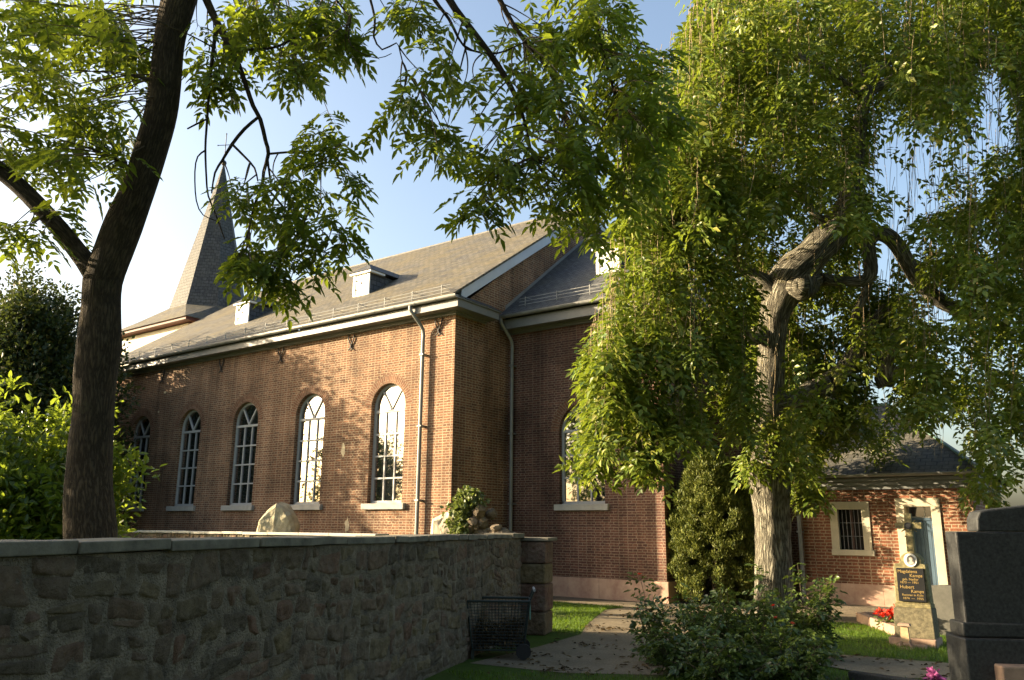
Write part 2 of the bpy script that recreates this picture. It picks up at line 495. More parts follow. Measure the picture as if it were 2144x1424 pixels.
def glass_mat():
    mt, nt, bs, out = newmat("window_glass")
    bs.inputs["Base Color"].default_value = (0.015, 0.018, 0.02, 1)
    bs.inputs["Roughness"].default_value = 0.02
    bs.inputs["IOR"].default_value = 4.5
    bump(nt, bs, noise(nt, 1.1, 2, .5), 0.02, 0.02)
    return mt
M['glass'] = glass_mat()

def ground_mat(name, cols, scale, bst=0.6, bd=0.02, sc2=None, patch=None):
    mt, nt, bs, out = newmat(name)
    c = ramp(nt, noise(nt, scale, 8, 0.72), cols)
    c = mix(nt, 1.0, c, ramp(nt, noise(nt, sc2 or scale * 12, 4, .7), [(0.25, 0.55), (0.72, 1.25)]), 'MULTIPLY')
    if patch:
        pf = ramp(nt, noise(nt, 1.1, 5, 0.65), [(0.5, 0.0), (0.65, 1.0)])
        c = mix(nt, mul(nt, pf, 0.6), c, patch)
    nt.links.new(c, bs.inputs["Base Color"])
    bump(nt, bs, noise(nt, scale * 14, 5, .7), bst, bd)
    bs.inputs["Roughness"].default_value = 0.95
    bs.inputs["Specular IOR Level"].default_value = 0.15
    return mt
M['lawn'] = ground_mat("lawn_soil", [(0.3, (0.045, 0.075, 0.012)), (0.7, (0.075, 0.12, 0.018))], 2.0, patch=(0.08, 0.062, 0.03))
M['gravel'] = ground_mat("trodden_gravel", [(0.3, (0.165, 0.132, 0.088)), (0.7, (0.27, 0.222, 0.15))], 1.6, 0.7, 0.012, 40)
M['drain'] = ground_mat("dark_drain_gravel", [(0.3, (0.10, 0.085, 0.062)), (0.7, (0.17, 0.14, 0.105))], 3, 0.9, 0.02, 40)

# ================================================================== SETTING: ground
def sheet(name, pts, z, mat, n=None):
    mb = MB(); mb.poly([(x, y, z) for x, y in pts])
    o = mb.build(name, mat); tag(o, kind='structure'); return o
sheet("ground", [(-900, -900), (900, -900), (900, 900), (-900, 900)], 0.0, M['lawn'])
XG, YN, YC, YR, ZR = -13.3, 15.71, 18.08, 22.79, 12.62
sheet("gravel_path", [(-6.9, 8.6), (-5.6, 8.75), (-4.2, 9.6), (-3.9, 11.5), (-5.6, 13.6), (-7.35, 15.7), (-7.3, 16.5), (-8.95, 16.62), (-9.0, 15.8), (-8.5, 14.6), (-7.9, 13.2), (-7.3, 12.0), (-7.05, 10.4)], 0.004, M['gravel'])
sheet("church_path", [(-13.3, 16.62), (-1.0, 16.62), (2.0, 18.6), (2.0, 19.9), (-6.0, 19.6), (-8.0, 17.3), (-13.3, 17.2)], 0.008, M['gravel'])
sheet("drain_strip", [(-13.3, 17.2), (-8.05, 17.3), (-6.1, 19.6), (-1.0, 19.75), (-1.0, 22.0), (-13.3, 22.0)], 0.012, M['drain'])
sheet("cross_path", [(-3.9, 11.6), (-3.45, 12.35), (-1.2, 12.6), (-1.0, 11.3), (-2.5, 10.9)], 0.016, M['gravel'])

# ================================================================== CHURCH
church = empty("brick_church", (-22, 15.71, 0), "large old brick village church with round-arched windows, mossy slate roof and a pointed spire", "church")

def arch_pts(cx, zs, r, n=14):
    return [(cx + r * math.cos(math.pi - math.pi * i / n), zs + r * math.sin(math.pi * i / n)) for i in range(n + 1)]

def wall_y(mb, y, x0, x1, z0, z1, wins, depth=0.2):
    """brick wall facing -Y at plane y with arched openings (cx, half, zb, zs)"""
    x = x0
    for cx, hw, zb, zs in wins:
        a, b = cx - hw, cx + hw
        mb.poly([(x, y, z0), (a, y, z0), (a, y, z1), (x, y, z1)])
        mb.poly([(a, y, z0), (b, y, z0), (b, y, zb), (a, y, zb)])
        P = arch_pts(cx, zs, hw)
        for p, q in zip(P[:-1], P[1:]):
            mb.poly([(p[0], y, p[1]), (q[0], y, q[1]), (q[0], y, z1), (p[0], y, z1)])
        loop = [(a, zb)] + P + [(b, zb)]
        for p, q in zip(loop[:-1], loop[1:]):
            mb.poly([(p[0], y, p[1]), (p[0], y + depth, p[1]), (q[0], y + depth, q[1]), (q[0], y, q[1])])
        mb.poly([(a, y, zb), (b, y, zb), (b, y + depth, zb), (a, y + depth, zb)])
        x = b
    mb.poly([(x, y, z0), (x1, y, z0), (x1, y, z1), (x, y, z1)])

NW = [(-28.05, .64, 2.3, 4.9), (-24.98, .64, 2.3, 4.9), (-21.92, .64, 2.3, 4.9), (-18.83, .64, 2.3, 4.9), (-15.63, .64, 2.3, 4.9)]
CWIN = [(-10.93, .68, 2.3, 4.2)]
mb = MB()
wall_y(mb, YN, -31, XG, 0, 7.3, NW)
# east gable of the nave
mb.poly([(XG, YN, 0), (XG, 29.87, 0), (XG, 29.87, 7.3), (XG, YR, ZR - 0.12), (XG, YN, 7.3)])
mb.poly([(-31, 29.87, 0), (-31, YN, 0), (-31, YN, 7.3), (-31, YR, ZR - 0.12), (-31, 29.87, 7.3)])
mb.poly([(XG, 29.87, 0), (-31, 29.87, 0), (-31, 29.87, 7.3), (XG, 29.87, 7.3)])
mb.build("nave_wall", M['brick'], church)
XE = -8.63
mb = MB()
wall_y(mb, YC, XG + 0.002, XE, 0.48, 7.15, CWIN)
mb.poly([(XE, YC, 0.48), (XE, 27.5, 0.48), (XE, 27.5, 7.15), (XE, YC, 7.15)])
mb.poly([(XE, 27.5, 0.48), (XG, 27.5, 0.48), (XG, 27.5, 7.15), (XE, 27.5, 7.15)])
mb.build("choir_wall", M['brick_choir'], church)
mb = MB()
x = XG + 0.05
for wd in (1.3, 0.62, 0.9, 1.25, 0.42, 0.4, 0.85, 0.2):      # sandstone blocks of the choir plinth
    mb.box(x, min(x + wd - 0.008, XE + 0.05), YC - 0.05, YC + 0.2, 0, 0.49); x += wd
    if x > XE: break
mb.box(XE - 0.15, XE + 0.05, YC + 0.205, 27.5, 0, 0.49)
mb.build("plinth", M['sandstone'], church)

def window(cx, y, hw, zb, zs, parent, rows, transom, sill_ext=0.14, reveal=0.13):
    """arched window: frame > glass; sill and brick arch"""
    yy = y + reveal
    r = hw
    fr = MB()
    fw_ = 0.075
    # outer arch frame as swept flat ring
    outer = [(cx - hw + .002, zb)] + arch_pts(cx, zs, hw - .002, 20) + [(cx + hw - .002, zb)]
    inner = [(cx - hw + fw_, zb + fw_)] + arch_pts(cx, zs, hw - fw_, 20) + [(cx + hw - fw_, zb + fw_)]
    for i in range(len(outer) - 1):
        o0, o1, i0, i1 = outer[i], outer[i + 1], inner[i], inner[i + 1]
        fr.poly([(o0[0], yy, o0[1]), (i0[0], yy, i0[1]), (i1[0], yy, i1[1]), (o1[0], yy, o1[1])])
        fr.poly([(i0[0], yy, i0[1]), (i0[0], yy + .06, i0[1]), (i1[0], yy + .06, i1[1]), (i1[0], yy, i1[1])])
    fr.box(cx - hw + .002, cx + hw - .002, yy, yy + .06, zb + 0.001, zb + fw_)
    bw = 0.022
    # transom and bars
    fr.box(cx - hw + fw_, cx + hw - fw_, yy - .01, yy + .05, transom - .035, transom + .035)
    gz = [zb + fw_ + (transom - .035 - zb - fw_) * k / rows for k in range(1, rows)]
    for z in gz: fr.box(cx - hw + fw_, cx + hw - fw_, yy + .004, yy + .05, z - bw, z + bw)
    for k in (1, 2):
        xx = cx - hw + fw_ + (2 * hw - 2 * fw_) * k / 3
        fr.box(xx - bw, xx + bw, yy + .008, yy + .05, zb + fw_, transom - .035)
    # V of the fanlight
    zt = transom + .035
    for s in (-1, 1):
        ang = math.radians(90 - s * 33)
        tx, tz = cx, zt
        L = 0.0
        while True:                                   # length up to the arch
            L += 0.01
            px_, pz_ = tx + math.cos(ang) * L, tz + math.sin(ang) * L
            if pz_ > zs and (px_ - cx) ** 2 + (pz_ - zs) ** 2 > (hw - fw_) ** 2: break
            if L > 2: break
        nx, nz = -math.sin(ang) * bw, math.cos(ang) * bw
        fr.prism([(tx - nx, tz - nz), (px_ - nx, pz_ - nz), (px_ + nx, pz_ + nz), (tx + nx, tz + nz)][::1], yy + .006, yy + .05)
    w = fr.build("window", M['frame'], parent)
    g = MB()
    P = [(cx - hw, zb)] + [(cx + hw, zb)] + arch_pts(cx, zs, hw, 20)[::-1]
    g.poly([(p[0], yy + .04, p[1]) for p in P])
    g.build("glass", M['glass'], w)
    s = MB()
    s.box(cx - hw - sill_ext, cx + hw + sill_ext, y - .09, y + reveal - .002, zb - .16, zb - .004)
    s.build("sill", M['sill'], w, bevel=0.01)
    a = MB()
    n = 26
    Ra, Rb = hw + .004, hw + .27
    for i in range(n):
        t0, t1 = math.pi * (1 - i / n), math.pi * (1 - (i + 1) / n)
        pts, uvs = [], []
        for rr, t in ((Ra, t0), (Ra, t1), (Rb, t1), (Rb, t0)):
            pts.append((cx + rr * math.cos(t), y - .003, zs + rr * math.sin(t)))
            uvs.append(((rr - Ra), (math.pi - t) * (Ra + .1)))
        a.poly(pts, uvs)
    a.build("brick_arch", M['arch'], w)
    return w
for cx, hw, zb, zs in NW: window(cx, YN, hw, zb, zs, church, 4, 4.79)
for cx, hw, zb, zs in CWIN: window(cx, YC, hw, zb, zs, church, 3, 4.2, 0.12)
# warm dark interiors behind the glass are not seen: glass panes are opaque reflectors

# --- roofs
SL = 0.675
def zn(y): return ZR - SL * abs(YR - y)
mb = MB()
ye = 15.26
tk = 0.07
xw, xe = -31.12, XG + 0.14
for s in (1, -1):
    y0 = ye if s == 1 else 2 * YR - ye
    a = [(xw, y0, zn(y0)), (xe, y0, zn(y0)), (xe, YR, ZR), (xw, YR, ZR)]
    if s == -1: a = a[::-1]
    mb.poly(a)
    b = [(p[0], p[1], p[2] - tk) for p in a][::-1]
    mb.poly(b)
    mb.poly([(xe, y0, zn(y0)), (xe, y0, zn(y0) - tk), (xe, YR, ZR - tk), (xe, YR, ZR)])
    mb.poly([(xw, y0, zn(y0)), (xw, y0, zn(y0) - tk), (xe, y0, zn(y0) - tk), (xe, y0, zn(y0))])
mb.build("nave_roof", M['slate'], church)
mb = MB()
mb.tube([(xw, YR, ZR + .0), (xe, YR, ZR + .0)], 0.045, 6)
mb.build("ridge_cap", M['lead'], church)
# barge board under the verge
mb = MB()
xb0, xb1 = XG + 0.02, XG + 0.11
def barge(ya, yb):
    f = lambda y: zn(y) - tk - .004
    a = [(xb1, ya, f(ya) - .30), (xb1, yb, f(yb) - .30), (xb1, yb, f(yb)), (xb1, ya, f(ya))]
    mb.poly(a)
    mb.poly([(xb0, p[1], p[2]) for p in a][::-1])
    mb.poly([(xb0, ya, f(ya) - .30), (xb0, yb, f(yb) - .30), (xb1, yb, f(yb) - .30), (xb1, ya, f(ya) - .30)])
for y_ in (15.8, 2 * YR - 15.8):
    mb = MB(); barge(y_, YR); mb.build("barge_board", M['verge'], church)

CS = 0.765
ZCR = 7.94 + CS * (YR - 18.12)
def zc(y): return ZCR - CS * abs(YR - y)
mb = MB()
yc0 = 17.60; yc1 = 2 * YR - yc0
hx = XE + 0.42
rx = hx - 3.6
mb.poly([(XG + .003, yc0, zc(yc0)), (hx, yc0, zc(yc0)), (rx, YR, ZCR), (XG + .003, YR, ZCR)])
mb.poly([(hx, yc0, zc(yc0)), (hx, yc1, zc(yc1)), (rx, YR, ZCR)])
mb.poly([(hx, yc1, zc(yc1)), (XG + .003, yc1, zc(yc1)), (XG + .003, YR, ZCR), (rx, YR, ZCR)])
mb.poly([(XG + .003, yc0, zc(yc0) - .05), (XG + .003, yc1, zc(yc0) - .05), (hx, yc1, zc(yc0) - .05), (hx, yc0, zc(yc0) - .05)])
mb.poly([(XG + .003, yc0, zc(yc0)), (XG + .003, yc0, zc(yc0) - .05), (hx, yc0, zc(yc0) - .05), (hx, yc0, zc(yc0))])
mb.build("choir_roof", M['slate_dark'], church)
for ya, yb in ((yc0 + .3, YR), (yc1 - .3, YR)):      # lead flashing where the choir roof meets the gable
    mb = MB()
    mb.poly([(XG + .006, ya, zc(ya)), (XG + .006, yb, zc(yb)), (XG + .006, yb, zc(yb) + .11), (XG + .006, ya, zc(ya) + .11)])
    mb.build("flashing", M['zinc'], church)

# --- low apse behind the yew
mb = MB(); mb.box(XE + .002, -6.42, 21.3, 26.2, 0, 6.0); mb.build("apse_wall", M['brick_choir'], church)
mb = MB(); mb.poly([(XE + .002, 21.1, 6.02), (-6.2, 21.1, 6.02), (XE + .002, 23.75, 7.1)]); mb.poly([(-6.2, 21.1, 6.02), (-6.2, 26.4, 6.02), (XE + .002, 23.75, 7.1)]); mb.poly([(-6.2, 26.4, 6.02), (XE + .002, 26.4, 6.02), (XE + .002, 23.75, 7.1)]); mb.build("apse_roof", M['slate_dark'], church)
# --- cornices
mb = MB()
def cornice(x0, x1, y, z, ret=None, top=.29):
    """stepped cornice along X on the wall plane y, brick top at z; ret: length of return along the gable"""
    for o, a, b in ((.06, 0, .045), (.12, .045, .085), (.40, .085, top)):
        xr = x1 + (o if ret else 0)
        mb.box(x0, xr, y - o, y - .001, z + a, z + b - .001)
        if ret: mb.box(x1 + .001, x1 + o, y, y + ret + o * .3, z + a, z + b - .001)
cornice(-31.05, XG, YN, 7.145, 1.25)
mb.box(XG + .002, XG + .44, YN - .44, YN + 1.44, 7.436, 7.47)
cornice(XG + .01, XE + .35, YC, 7.04, top=.36)
mb.build("cornice", M['trim'], church)
mb = MB()      # little slate cap over the cornice return
mb.poly([(XG + .46, YN - .3, 7.475), (XG + .46, YN + 1.46, 7.475), (XG + .004, YN + 1.46, 7.72), (XG + .004, YN + .02, 7.72)])
mb.poly([(XG + .46, YN + 1.46, 7.475), (XG + .004, YN + 1.46, 7.475), (XG + .004, YN + 1.46, 7.72)])
mb.build("cornice_cap", M['slate_dark'], church)

# --- gutters, brackets, snow guards, downpipes
def gutter(x0, x1, y, z, r=0.075, parent=church):
    mb = MB()
    n = 8
    for i in range(n):
        a0, a1 = math.pi + math.pi * i / n, math.pi + math.pi * (i + 1) / n
        p = (y + r * math.cos(a0), z + r * math.sin(a0)); q = (y + r * math.cos(a1), z + r * math.sin(a1))
        mb.poly([(x0, p[0], p[1]), (x1, p[0], p[1]), (x1, q[0], q[1]), (x0, q[0], q[1])])
        mb.poly([(x0, p[0] * .9 + y * .1, p[1] * .9 + z * .1), (x0, q[0] * .9 + y * .1, q[1] * .9 + z * .1), (x1, q[0] * .9 + y * .1, q[1] * .9 + z * .1), (x1, p[0] * .9 + y * .1, p[1] * .9 + z * .1)])
    mb.tube([(x0, y - r, z), (x1, y - r, z)], 0.012, 6)
    for xe_ in (x0, x1):
        mb.poly([(xe_, y + r * math.cos(math.pi + math.pi * i / n), z + r * math.sin(math.pi + math.pi * i / n)) for i in range(n + 1)])
    x = x0 + .3
    while x < x1:
        for i in range(n):
            a0, a1 = math.pi + math.pi * i / n, math.pi + math.pi * (i + 1) / n
            R = r + .008
            mb.poly([(x, y + R * math.cos(a0), z + R * math.sin(a0)), (x + .035, y + R * math.cos(a0), z + R * math.sin(a0)), (x + .035, y + R * math.cos(a1), z + R * math.sin(a1)), (x, y + R * math.cos(a1), z + R * math.sin(a1))])
        x += .75
    return mb.build("gutter", M['zinc'], parent)
gutter(-31.1, XG + .45, 15.215, 7.505)
gutter(XG + .1, hx, 17.55, 7.475)
def snow_guard(x0, x1, yf, zf, sl):
    mb = MB()
    for k in range(3):
        yy = yf + .02 + k * .02; zz = zf(yy) + .06 + k * .085
        mb.tube([(x0, yy, zz), (x1, yy, zz)], 0.008, 5)
    x = x0 + .2
    while x < x1:
        yy = yf + .05
        mb.box(x - .008, x + .008, yy - .012, yy + .012, zf(yy) - .02, zf(yy) + .27)
        mb.tube([(x, yy, zf(yy) + .24), (x, yy + .34, zf(yy + .34) + .01)], .01, 4)
        x += 1.05
    return mb.build("snow_guard", M['dullzinc'], church)
snow_guard(-30.6, XG, 15.42, zn, SL)
snow_guard(XG + .5, hx - .6, 17.85, zc, CS)
def downpipe(x, ywall, zt, yg, z0=0.0, parent=church, r=0.05, dx=0.16):
    mb = MB()
    yp = ywall - .13
    pts = spline([(x - dx, yg, zt), (x - dx, yg, zt - .12), (x - dx * .6, yg * .75 + yp * .25, zt - .28), (x - dx * .1, yg * .15 + yp * .85, zt - .55), (x, yp, zt - .72), (x, yp, zt - .9)], 0.05)
    mb.tube([tuple(p) for p in pts] + [(x, yp, z0 + .02)], r, 10)
    z = zt - 1.3
    while z > z0 + .3:
        mb.box(x - .065, x + .065, yp - .062, ywall - .001, z - .02, z + .02); z -= 1.9
    return mb.build("downpipe", M['zinc'], parent, smooth=False)
downpipe(-14.30, YN, 7.46, 15.215)
downpipe(-13.08, YC, 7.42, 17.55, dx=0.1)

# --- Y-shaped wall anchors
for ax in (-26.95, -23.45, -20.37, -17.2, -13.85):
    mb = MB()
    y = YN - .035
    for s in (-1, 1):
        pts = spline([(ax + s * .11, y, 7.12), (ax + s * .105, y, 6.98), (ax + s * .05, y, 6.87), (ax - s * .005, y, 6.78), (ax - s * .02, y, 6.72), (ax - s * .09, y, 6.66)], .03)
        mb.tube([tuple(p) for p in pts], .02, 6)
    mb.box(ax - .02, ax + .02, y - .01, YN - .001, 6.74, 6.8)
    mb.build("wall_anchor", M['iron'], church)
M['patch'] = flat("pale_repair_mortar", (0.50, 0.42, 0.27), .95, .25, 12, .6)
def blot(cx, cz, w, h, seed):
    r_ = random.Random(seed)
    pts = []
    for i in range(13):
        a = 2 * math.pi * i / 13
        k = r_.uniform(.55, 1.0)
        pts.append((cx + math.cos(a) * w * k, YN - .004, cz + math.sin(a) * h * k))
    mb = MB(); mb.poly(pts); mb.build("repair_patch", M['patch'], church)
blot(-17.32, 3.80, .11, .24, 3); blot(-17.0, 1.72, .11, .25, 9); blot(-26.7, 6.28, .1, .06, 4); blot(-27.0, 5.6, .05, .06, 8)

# --- dormers
def dormer(cx, y0, zf, w, sm, parent):
    h = .70
    hw = w / 2
    d = empty("dormer", (0, 0, 0)); d.parent = parent
    d.location = Vector((cx, y0, zf(y0))) - world_loc(parent)
    z0 = zf(y0); z1 = z0 + h
    slope = (zf(y0 + 1) - zf(y0))
    yb = y0 + h / slope
    for s in (-1, 1):
        mb = MB()
        a = [(cx + s * hw, y0, z0 - .03), (cx + s * hw, y0, z1), (cx + s * hw, yb, z1)]
        mb.poly(a if s < 0 else a[::-1])
        mb.build("cheek", sm, d)
    mb = MB()
    mb.box(cx - hw - .001, cx + hw + .001, y0 - .03, y0 - .001, z0 - .02, z1)
    for s in (-1, 1): mb.box(cx + s * (hw - .05) - .05, cx + s * (hw - .05) + .05, y0 - .05, y0 - .031, z0, z1 - .02)
    f = mb.build("shutter", M['white'], d)
    for zz in (z0 + .2, z0 + .5):
        mb = MB(); mb.box(cx - hw + .1, cx - hw + .22, y0 - .062, y0 - .051, zz - .012, zz + .012); mb.build("hinge", M['iron'], f)
    mb = MB(); mb.prism([(cx - .06, z0 + .36), (cx + .06, z0 + .36), (cx, z0 + .45)], y0 - .04, y0 - .0305); mb.build("vent_hole", M['iron'], f)
    o = .14
    mb = MB()
    mb.box(cx - hw - o + .03, cx + hw + o - .03, y0 - o + .03, y0 + .55, z1, z1 + .07)
    mb.build("eaves_board", M['white'], d)
    zr = z1 + .07; hp = .36
    ya = y0 - o + hw + o            # hip apex
    yr_ = y0 + (zr + hp - z0) / slope
    ye_ = y0 + (zr - z0) / slope
    A, B = (cx - hw - o, y0 - o, zr), (cx + hw + o, y0 - o, zr)
    ap, rd = (cx, ya - .1, zr + hp), (cx, yr_, zr + hp)
    mb = MB()
    mb.poly([A, B, ap]); mb.poly([B, (cx + hw + o, ye_, zr), rd, ap]); mb.poly([A, ap, rd, (cx - hw - o, ye_, zr)])
    mb.poly([A, (cx - hw - o, ye_, zr), (cx + hw + o, ye_, zr), B])
    mb.build("dormer_roof", sm, d)
    return d
dormer(-18.68, 17.36, zn, .74, M['slate_dark'], church)
dormer(-24.70, 17.22, zn, .74, M['slate_dark'], church)
dormer(-10.62, 19.15, zc, .74, M['slate_dark'], church)

# --- tower and spire
TX, TY, TH = -34.5, 22.15, 2.7
ZE = 10.35
mb = MB()
mb.box(TX - TH, TX + TH, TY - TH, TY + TH, 0, ZE)
mb.build("tower_wall", M['render'], church)
mb = MB()
mb.box(TX - TH - .42, TX + TH + .42, TY - TH - .42, TY + TH + .42, ZE + .04, ZE + .16)
mb.build("tower_eaves", M['redtrim'], church)
mb = MB()
E = TH + .5
ZS = 11.75
RO = 1.85          # octagon circumradius at the top of the skirt
oct_ = lambda r, z: [(TX + r * math.cos(math.radians(22.5 + 45 * i)), TY + r * math.sin(math.radians(22.5 + 45 * i)), z) for i in range(8)]
# curved (bell-cast) skirt from square eaves to octagon
def sq(z, e):       # 8 points on the square matching the octagon corners
    k = math.tan(math.radians(22.5))
    out = []
    for i in range(8):
        a = math.radians(22.5 + 45 * i)
        c, s = math.cos(a), math.sin(a)
        m_ = max(abs(c), abs(s))
        out.append((c / m_, s / m_))
    return out
S8 = sq(0, E)
CORN = [(1, 1), (-1, 1), (-1, -1), (1, -1)]
prev = None
# simple skirt: four sloping faces + four corner triangles, in three rings
levels = [(0.0, ZE + .165), (0.5, ZE + .75), (1.0, ZS)]
rings = []
for t, z in levels:
    ring = []
    for i in range(8):
        a = math.radians(22.5 + 45 * i)
        ox, oy = RO * math.cos(a), RO * math.sin(a)
        # square point: the two octagon corners next to a square corner start at the corner itself
        cx_, cy2 = (1 if math.cos(a) > 0 else -1), (1 if math.sin(a) > 0 else -1)
        sx, sy = cx_ * E, cy2 * E
        ring.append((TX + sx * (1 - t) + ox * t, TY + sy * (1 - t) + oy * t, z))
    rings.append(ring)
for a, b in zip(rings[:-1], rings[1:]):
    for i in range(8):
        j = (i + 1) % 8
        pts = [a[i], a[j], b[j], b[i]]
        if (Vector(a[i]) - Vector(a[j])).length < 1e-6: pts = [a[i], b[j], b[i]]
        mb.poly(pts)
mb.poly(rings[0][::-1])
mb.build("tower_skirt_roof", M['slate'], church)
mb = MB()
ZA = 19.6
o1 = oct_(RO, ZS - .02); o2 = oct_(.05, ZA)
for i in range(8):
    j = (i + 1) % 8
    mb.poly([o1[i], o1[j], o2[j], o2[i]])
mb.build("spire", M['slate_dark'] if False else slate_mat("spire_slate", (0.050, 0.050, 0.050), (0.085, 0.083, 0.078), (0.10, 0.09, 0.06), .3, row=.17, width=.22), church)
mb = MB()
mb.lathe((TX, TY, ZA), [(.03, -.1), (.05, 0), (.11, .06), (.14, .15), (.11, .24), (.03, .3)], 12)
cr = MB()
mb.tube([(TX, TY, ZA + .3), (TX, TY, ZA + 1.75)], .022, 6)
mb.tube([(TX - .36, TY - .2, ZA + 1.15), (TX + .36, TY + .2, ZA + 1.15)], .02, 6)
for q in (-1, 1): mb.lathe((TX + q * .36, TY + q * .2, ZA + 1.11), [(.01, 0), (.04, .04), (.01, .08)], 8)
mb.lathe((TX, TY, ZA + 1.72), [(.01, 0), (.04, .05), (.01, .1)], 8)
mb.build("spire_cross", M['black'], church)
# --- wall lamp at the nave corner
lamp = empty("wall_lamp", (-13.55, YN, 1.5), "small black lantern lamp fixed low on the sunlit church corner", "lamp")
mb = MB(); mb.box(-13.60, -13.50, YN - .03, YN - .002, 1.62, 1.78); mb.tube([(-13.55, YN - .03, 1.74), (-13.55, YN - .12, 1.78), (-13.55, YN - .16, 1.74)], .014, 6)
mb.lathe((-13.55, YN - .16, 1.68), [(.10, 0), (.10, .02), (.03, .07)], 8)
mb.build("bracket", M['black'], lamp)
mb = MB(); mb.lathe((-13.55, YN - .16, 1.45), [(.045, 0), (.07, .225)], 6); mb.build("lantern_glass", flat("lantern_glass", (.25, .25, .23), .1, .1, 5, 0), lamp)
mb = MB(); mb.lathe((-13.55, YN - .16, 1.42), [(.05, 0), (.05, .025)], 6); mb.build("lantern_base", M['black'], lamp)

# ================================================================== ANNEX
annex = empty("annex_building", (-4.4, 20.9, 0), "low brick annex with hipped slate roof, barred window and blue door beside the church", "annex")
AX0, AX1, AY0, AY1 = -6.35, -2.47, 20.9, 26.4
ZT = 2.66
mb = MB()
def wall_rect(mb, y, x0, x1, z0, z1, holes, depth):
    x = x0
    for a, b, c, d in holes:
        mb.poly([(x, y, z0), (a, y, z0), (a, y, z1), (x, y, z1)])
        if c > z0: mb.poly([(a, y, z0), (b, y, z0), (b, y, c), (a, y, c)])
        mb.poly([(a, y, d), (b, y, d), (b, y, z1), (a, y, z1)])
        for p, q in (((a, c), (a, d)), ((a, d), (b, d)), ((b, d), (b, c)), ((b, c), (a, c))):
            mb.poly([(p[0], y, p[1]), (p[0], y + depth, p[1]), (q[0], y + depth, q[1]), (q[0], y, q[1])])
        x = b
    mb.poly([(x, y, z0), (x1, y, z0), (x1, y, z1), (x, y, z1)])
WH = (-5.58, -4.66, 1.15, 2.38)
DH = (-4.08, -3.14, 0.5, 2.44)
wall_rect(mb, AY0, AX0, AX1, .47, ZT + .2, [WH, DH], .3)
mb.poly([(AX1, AY0, .47), (AX1, AY1, .47), (AX1, AY1, ZT + .2), (AX1, AY0, ZT + .2)])
mb.poly([(AX0, AY1, .47), (AX0, AY0, .47), (AX0, AY0, ZT + .2), (AX0, AY1, ZT + .2)])
mb.poly([(AX1, AY1, .47), (AX0, AY1, .47), (AX0, AY1, ZT + .2), (AX1, AY1, ZT + .2)])
mb.build("annex_wall", M['brick_annex'], annex)
mb = MB()
x = AX0
for wd in (.9, .95, .36, .40, .32, .5, .6, .9):
    mb.box(x, min(x + wd - .006, AX1 + .04), AY0 - .04, AY0 + .25, -.05, .475); x += wd
    if x > AX1: break
mb.box(AX1 - .2, AX1 + .04, AY0 + .255, AY1, 0, .475)
mb.build("plinth", M['sandstone'], annex)
# window
mb = MB()
a, b, c, d = WH
fwd = .185
mb.box(a + .002, a + fwd, AY0 - .025, AY0 + .12, c + fwd * .55, d - fwd); mb.box(b - fwd, b - .002, AY0 - .025, AY0 + .12, c + fwd * .55, d - fwd)
mb.box(a + .002, b - .002, AY0 - .026, AY0 + .12, d - fwd + .001, d - .002); mb.box(a - .01, b + .04, AY0 - .05, AY0 + .12, c - .03, c + fwd * .55 - .001)
win = mb.build("window", M['surround'], annex, bevel=.008)
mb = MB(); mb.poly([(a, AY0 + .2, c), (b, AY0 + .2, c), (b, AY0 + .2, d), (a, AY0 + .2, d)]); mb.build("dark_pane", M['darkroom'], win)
mb = MB()
xi0, xi1, zi0, zi1 = a + fwd, b - fwd, c + .1, d - fwd
for k in range(1, 6): mb.tube([(xi0 + (xi1 - xi0) * k / 6, AY0 + .05, zi0), (xi0 + (xi1 - xi0) * k / 6, AY0 + .05, zi1)], .009, 6)
for k in (1, 2): mb.box(xi0, xi1, AY0 + .04, AY0 + .06, zi0 + (zi1 - zi0) * k / 3 - .008, zi0 + (zi1 - zi0) * k / 3 + .008)
mb.build("iron_bars", flat("grey_iron_bars", (.12, .12, .13), .5, .2, 9, 0), win)
mb = MB(); mb.box((a + b) / 2 - .03, (a + b) / 2 + .03, AY0 + .14, AY0 + .18, zi0, zi1); mb.build("mullion", flat("red_brown_mullion", (.10, .05, .04), .6, .2, 9, 0), win)
# door
a, b, c, d = DH
jw = .19
mb = MB()
mb.box(a + .002, a + jw, AY0 - .03, AY0 + .28, c, d - jw); mb.box(b - jw, b - .002, AY0 - .03, AY0 + .28, c, d - jw)
mb.box(a + .002, b - .002, AY0 - .031, AY0 + .28, d - jw + .001, d - .002)
mb.box(a - .1, b + .1, AY0 - .3, AY0 + .28, c - .16, c - .001)
door = mb.build("door_surround", M['surround'], annex, bevel=.008)
mb = MB()
xd0, xd1, zd = a + jw, b - jw, 2.0
nb = 7
for k in range(nb):
    w = (xd1 - xd0) / nb
    mb.box(xd0 + k * w + .003, xd0 + (k + 1) * w - .003, AY0 + .19, AY0 + .23, c, zd - .06)
mb.box(xd0, xd1, AY0 + .17, AY0 + .25, zd - .059, zd)
mb.build("door_leaf", M['door'], door)
mb = MB(); mb.poly([(xd0, AY0 + .24, zd), (xd1, AY0 + .24, zd), (xd1, AY0 + .24, d - jw), (xd0, AY0 + .24, d - jw)]); mb.build("fanlight", M['glass'], door)
mb = MB(); mb.box(xd0, xd1, AY0 + .20, AY0 + .235, zd + .001, zd + .03)
mb.box((xd0 + xd1) / 2 - .012 + .1, (xd0 + xd1) / 2 + .012 + .1, AY0 + .20, AY0 + .235, zd + .031, d - jw - .001); mb.build("fanlight_bar", M['frame'], door)
